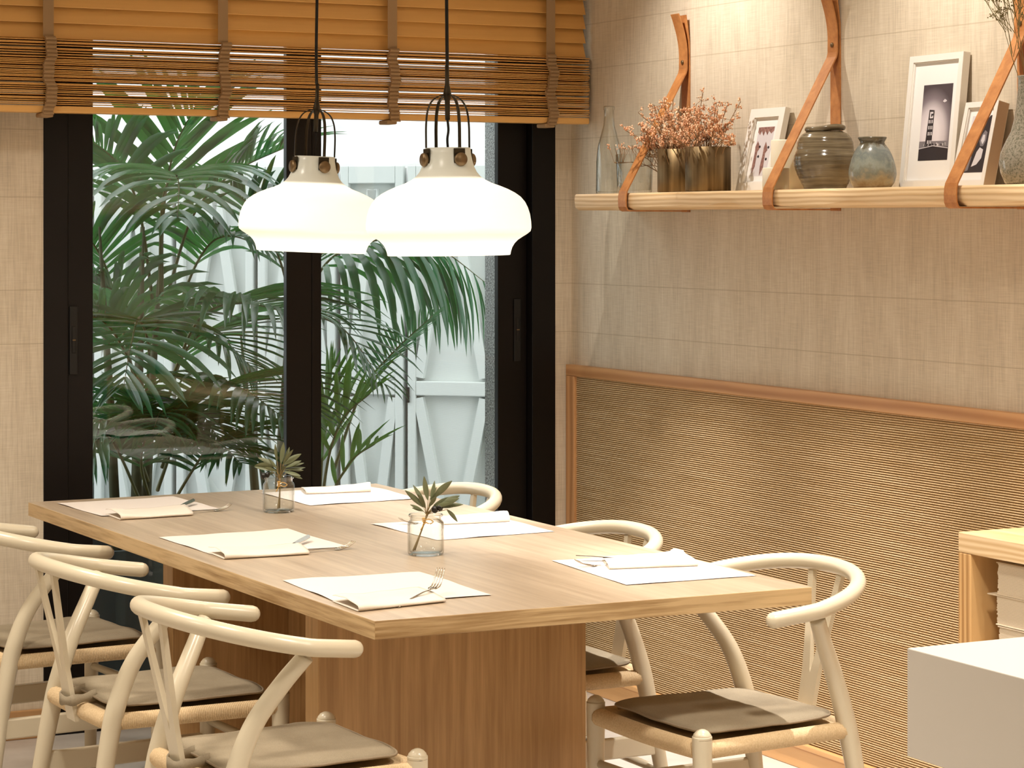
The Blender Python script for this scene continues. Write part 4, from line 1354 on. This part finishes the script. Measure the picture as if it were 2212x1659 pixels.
def art3(b, w_, h):
    x0, x1, z0, z1 = w_ * .22, w_ * .84, h * .17, h * .84
    W_, H_ = x1 - x0, z1 - z0
    q = lambda pts: [(x0 + a * W_, z0 + c * H_) for a, c in pts]
    P2(b, q([(0, 0), (1, 0), (1, 1), (0, 1)]), 1, 0)
    P2(b, q([(0, .62), (.40, .66), (.52, .80), (.88, 1), (0, 1)]), 3, 1)
    P2(b, q([(.55, .55), (.62, .66), (.74, .74), (.86, .70), (.86, .55), (.76, .46), (.62, .46)]), 2, 1)
    P2(b, q([(.62, .56), (.68, .66), (.78, .66), (.80, .56), (.72, .49)]), 3, 2)
    P2(b, q([(.35, .10), (.50, .36), (.62, .44), (.80, .40), (.78, .25), (.60, .14)]), 3, 1)
    P2(b, q([(.08, .02), (.22, .30), (.30, .28), (.22, .04)]), 2, 1)
    return [M['ink_mid'], M['ink'], M['ink_mid'], M['ink_light']]


m = M['sky_print']
tc = nd(m, 'ShaderNodeTexCoord'); s3 = nd(m, 'ShaderNodeSeparateXYZ'); ln(m, tc.outputs['Object'], s3.inputs[0])
rr_ = math_(m, 'SQRT', math_(m, 'ADD', math_(m, 'POWER', math_(m, 'MULTIPLY', math_(m, 'SUBTRACT', s3.outputs['X'], .105), 1.25), 2.0), math_(m, 'POWER', math_(m, 'SUBTRACT', s3.outputs['Z'], .135), 2.0)))
ln(m, ramp(m, rr_, [(.04, (.80, .74, .78)), (.07, (.62, .56, .60)), (.095, (.22, .185, .21)), (.125, (.07, .055, .065))]), bsdf(m).inputs['Base Color'])

frame('small white frame with a brown print, left of the candles', 5.858, 3.710, .178, .243, .018, 13.0, .026, M['white_frame'], art1)
frame('tall white frame with a dark photo of a leaning sign tower', 5.098, 3.728, .224, .343, .022, 6.0, .017, M['white_frame'], art2)
frame('small deep white frame with a black and white portrait, behind the right strap', 4.845, 3.700, .130, .216, .034, 13.0, .014, M['grey_side'], art3)

# candles
t = thing('pillar_candle', 'taller cream pillar candle behind the leather strap', 'candle', (3.715, 5.598, ST), 0, 'cream pillar candles on the shelf')
b = MB(); b.lathe([(.0001, 0), (.043, 0), (.045, .002), (.045, .137), (.043, .140), (.036, .137), (.0001, .135)], 40); b.build('wax_body', M['candle'], t)
b = MB(); b.tube([(0, 0, .1345), (.001, 0, .144)], .0009, 6); b.build('wick', M['black'], t)
t = thing('pillar_candle', 'short cream pillar candle in front, crossed by the leather strap', 'candle', (3.625, 5.518, ST), 0, 'cream pillar candles on the shelf')
b = MB(); b.lathe([(.0001, 0), (.035, 0), (.0365, .002), (.0365, .058), (.035, .060), (.029, .058), (.0001, .057)], 40); b.build('wax_body', M['candle'], t)
b = MB(); b.tube([(0, 0, .0565), (.001, 0, .065)], .0009, 6); b.build('wick', M['black'], t)

# stoneware jars
def lumpy(a, z): return 1 + .020 * noise.noise(Vector((math.cos(a) * 1.3, math.sin(a) * 1.3, z * 14))) + .006 * math.sin(z * 520)
t = thing('stoneware_jar', 'large brown glazed stoneware jar with ridges and a rolled rim', 'jar', (3.675, 5.355, ST), 0, 'glazed stoneware jars on the shelf')
b = MB()
pr = [(.0001, .001), (.053, 0), (.057, .004), (.063, .016), (.072, .034), (.081, .056), (.0845, .074), (.083, .090), (.077, .104), (.0755, .118), (.072, .132), (.064, .144), (.053, .152), (.044, .156)]
pp = cr([(r, 0, z) for r, z in pr], 5); b.lathe([(max(.0001, p.x), p.z) for p in pp], 56, wob=lumpy)
b.lathe([(.044, .156), (.040, .151), (.040, .10), (.0001, .10)], 56)
b.build('jar_body', M['brown_glaze'], t)
b = MB()
P = []
for i in range(49):
    a = 2 * PI * i / 48
    P.append((.0475 * math.cos(a), .0475 * math.sin(a), .1620 + .0035 * math.sin(a * 1 + 2.2) + .0015 * math.sin(3 * a)))
b.tube(P, .0075, 10, caps=False); b.build('rolled_rim', M['brown_glaze'], t)
t = thing('stoneware_jar', 'smaller grey-blue glazed stoneware jar with a sandy foot', 'jar', (3.655, 5.112, ST), 0, 'glazed stoneware jars on the shelf')
b = MB()
pr = [(.0001, .001), (.044, 0), (.050, .004), (.0575, .016), (.0615, .032), (.0610, .046), (.057, .064), (.051, .082), (.044, .097), (.037, .107), (.033, .112)]
pp = cr([(r, 0, z) for r, z in pr], 5); b.lathe([(max(.0001, p.x), p.z) for p in pp], 48, wob=lambda a, z: 1 + .015 * noise.noise(Vector((math.cos(a), math.sin(a), z * 10 + 4))))
b.lathe([(.033, .112), (.031, .118), (.0355, .126), (.0375, .129), (.036, .1315), (.032, .129), (.028, .118), (.028, .07), (.0001, .07)], 48)
b.build('jar_body', M['blue_glaze'], t)

# speckled bottle vase with dried sprigs at the right edge
t = thing('bottle_vase', 'speckled grey-green glass bottle vase cut by the right edge of the photo', 'vase', (3.68, 4.508, ST))
b = MB()
b.lathe([(.0001, .001), (.055, 0), (.062, .004), (.072, .028), (.0755, .052), (.072, .076), (.060, .102), (.048, .125), (.040, .155), (.035, .19), (.032, .225), (.0315, .252), (.034, .256), (.031, .258), (.029, .252), (.030, .20), (.0001, .14)], 48)
b.build('vase_body', M['speckle_glass'], t)
t = thing('dried_sprigs', 'fine dried brown sprigs rising from the speckled bottle vase', 'dried flowers', (3.68, 4.508, ST + .16))
b = MB(); rd = random.Random(8)
def twigs(p, d, L, depth):
    e = p + d * L
    b.tube([p, p.lerp(e, .5) + Vector((rd.uniform(-1, 1), rd.uniform(-1, 1), 0)) * L * .04, e], [.0009 if depth > 1 else .0006] * 3, 4, smooth=False)
    if depth == 0:
        for k in range(4):
            b.ball(e + Vector((rd.uniform(-1, 1), rd.uniform(-1, 1), rd.uniform(-1, 1))) * .006, .0019, 5)
        return
    for k in range(4 if depth > 1 else 3):
        q = p.lerp(e, rd.uniform(.45, 1))
        dd = (d + Vector((rd.uniform(-1, 1) * .5, rd.uniform(-1, 1), rd.uniform(-.4, .7))) * .8).normalized()
        twigs(q, dd, L * rd.uniform(.3, .45), depth - 1)
for dv, L in (((0, .36, 1), .30), ((-.1, .12, 1), .32), ((-.2, .22, 1), .30), ((.05, -.1, 1), .30), ((-.25, .0, 1), .28)):
    twigs(Vector((0, 0, .0)), Vector(dv).normalized(), L, 3)
b.build('twigs', M['gyp'], t)

# ------------------------------------------------------------------ pine bookcase, booklets, white counter
t = thing('pine_cabinet', 'open pine cabinet with thick edges beside the woven panel at right', 'cabinet', (3.49, 4.54, 0))
TH = .047; D_ = .270; Ly = -1.6; Hc = .800
b = MB(); b.rbox((0, Ly, Hc - TH), (D_, 0, Hc), .002); b.build('top_board', M['pine'], t)
b = MB(); b.rbox((0, -TH, 0), (D_, 0, Hc - TH - .0003), .002); b.build('side_board', M['pine_cab'], t)
b = MB(); b.rbox((0, Ly, 0), (D_, Ly + TH, Hc - TH - .0003), .002); b.build('side_board', M['pine_cab'], t)
b = MB(); b.rbox((.004, Ly + TH + .0005, .47), (D_ - .012, -TH - .0005, .50), .001); b.build('inner_shelf', M['pine'], t)
b = MB(); b.rbox((.004, Ly + TH + .0005, .02), (D_ - .012, -TH - .0005, .05), .001); b.build('bottom_shelf', M['pine'], t)
b = MB(); b.box((D_ - .011, Ly + TH + .0005, .02), (D_ - .002, -TH - .0005, Hc - TH - .0005)); b.build('back_board', M['pine_cab'], t)


def booklet(lab, y0, y1, z0, z1, x0=3.51, x1=3.70, over=0, seed=1):
    rd = random.Random(seed)
    t = thing('booklet_stack', lab, 'booklet', (x0, y0, z0), 0, 'thick cream booklets in the pine cabinet')
    b = MB(); z = .003
    while z < z1 - z0 - .004:
        j = rd.uniform(-.0022, .0022)
        b.box((.002, -(y0 - y1) + .002, z), (x1 - x0 - .002, -.004 + j, z + .0026)); z += .0030
    b.build('pages', M['pages'], t)
    b = MB(); b.rbox((0, -(y0 - y1), 0), (x1 - x0, -.001, .0028), .0008); b.rbox((0, -(y0 - y1), z + .0003), (x1 - x0, over, z + .0033), .0008)
    b.build('cover', M['booklet'], t)


booklet('cream booklet lying on top of the pile in the pine cabinet', 4.425, 4.16, .668, .744, seed=2)
booklet('thick cream booklet with a cover sticking out, second in the pile', 4.428, 4.15, .598, .667, over=.030, seed=3)
booklet('lowest cream booklet of the pile, just above the white counter', 4.420, 4.15, .5005, .597, seed=4)

t = thing('white_counter', 'thick white counter slab with a squared corner at the lower right', 'counter', (2.115, 2.872, .742))
b = MB(); b.rbox((0, -1.7, 0), (1.64, 0, .158), .0015); b.build('counter_slab', M['counter'], t)
b = MB(); b.rbox((.35, -1.66, -.742), (1.60, -.45, -.0005), .003); b.build('counter_base', M['counter'], t)
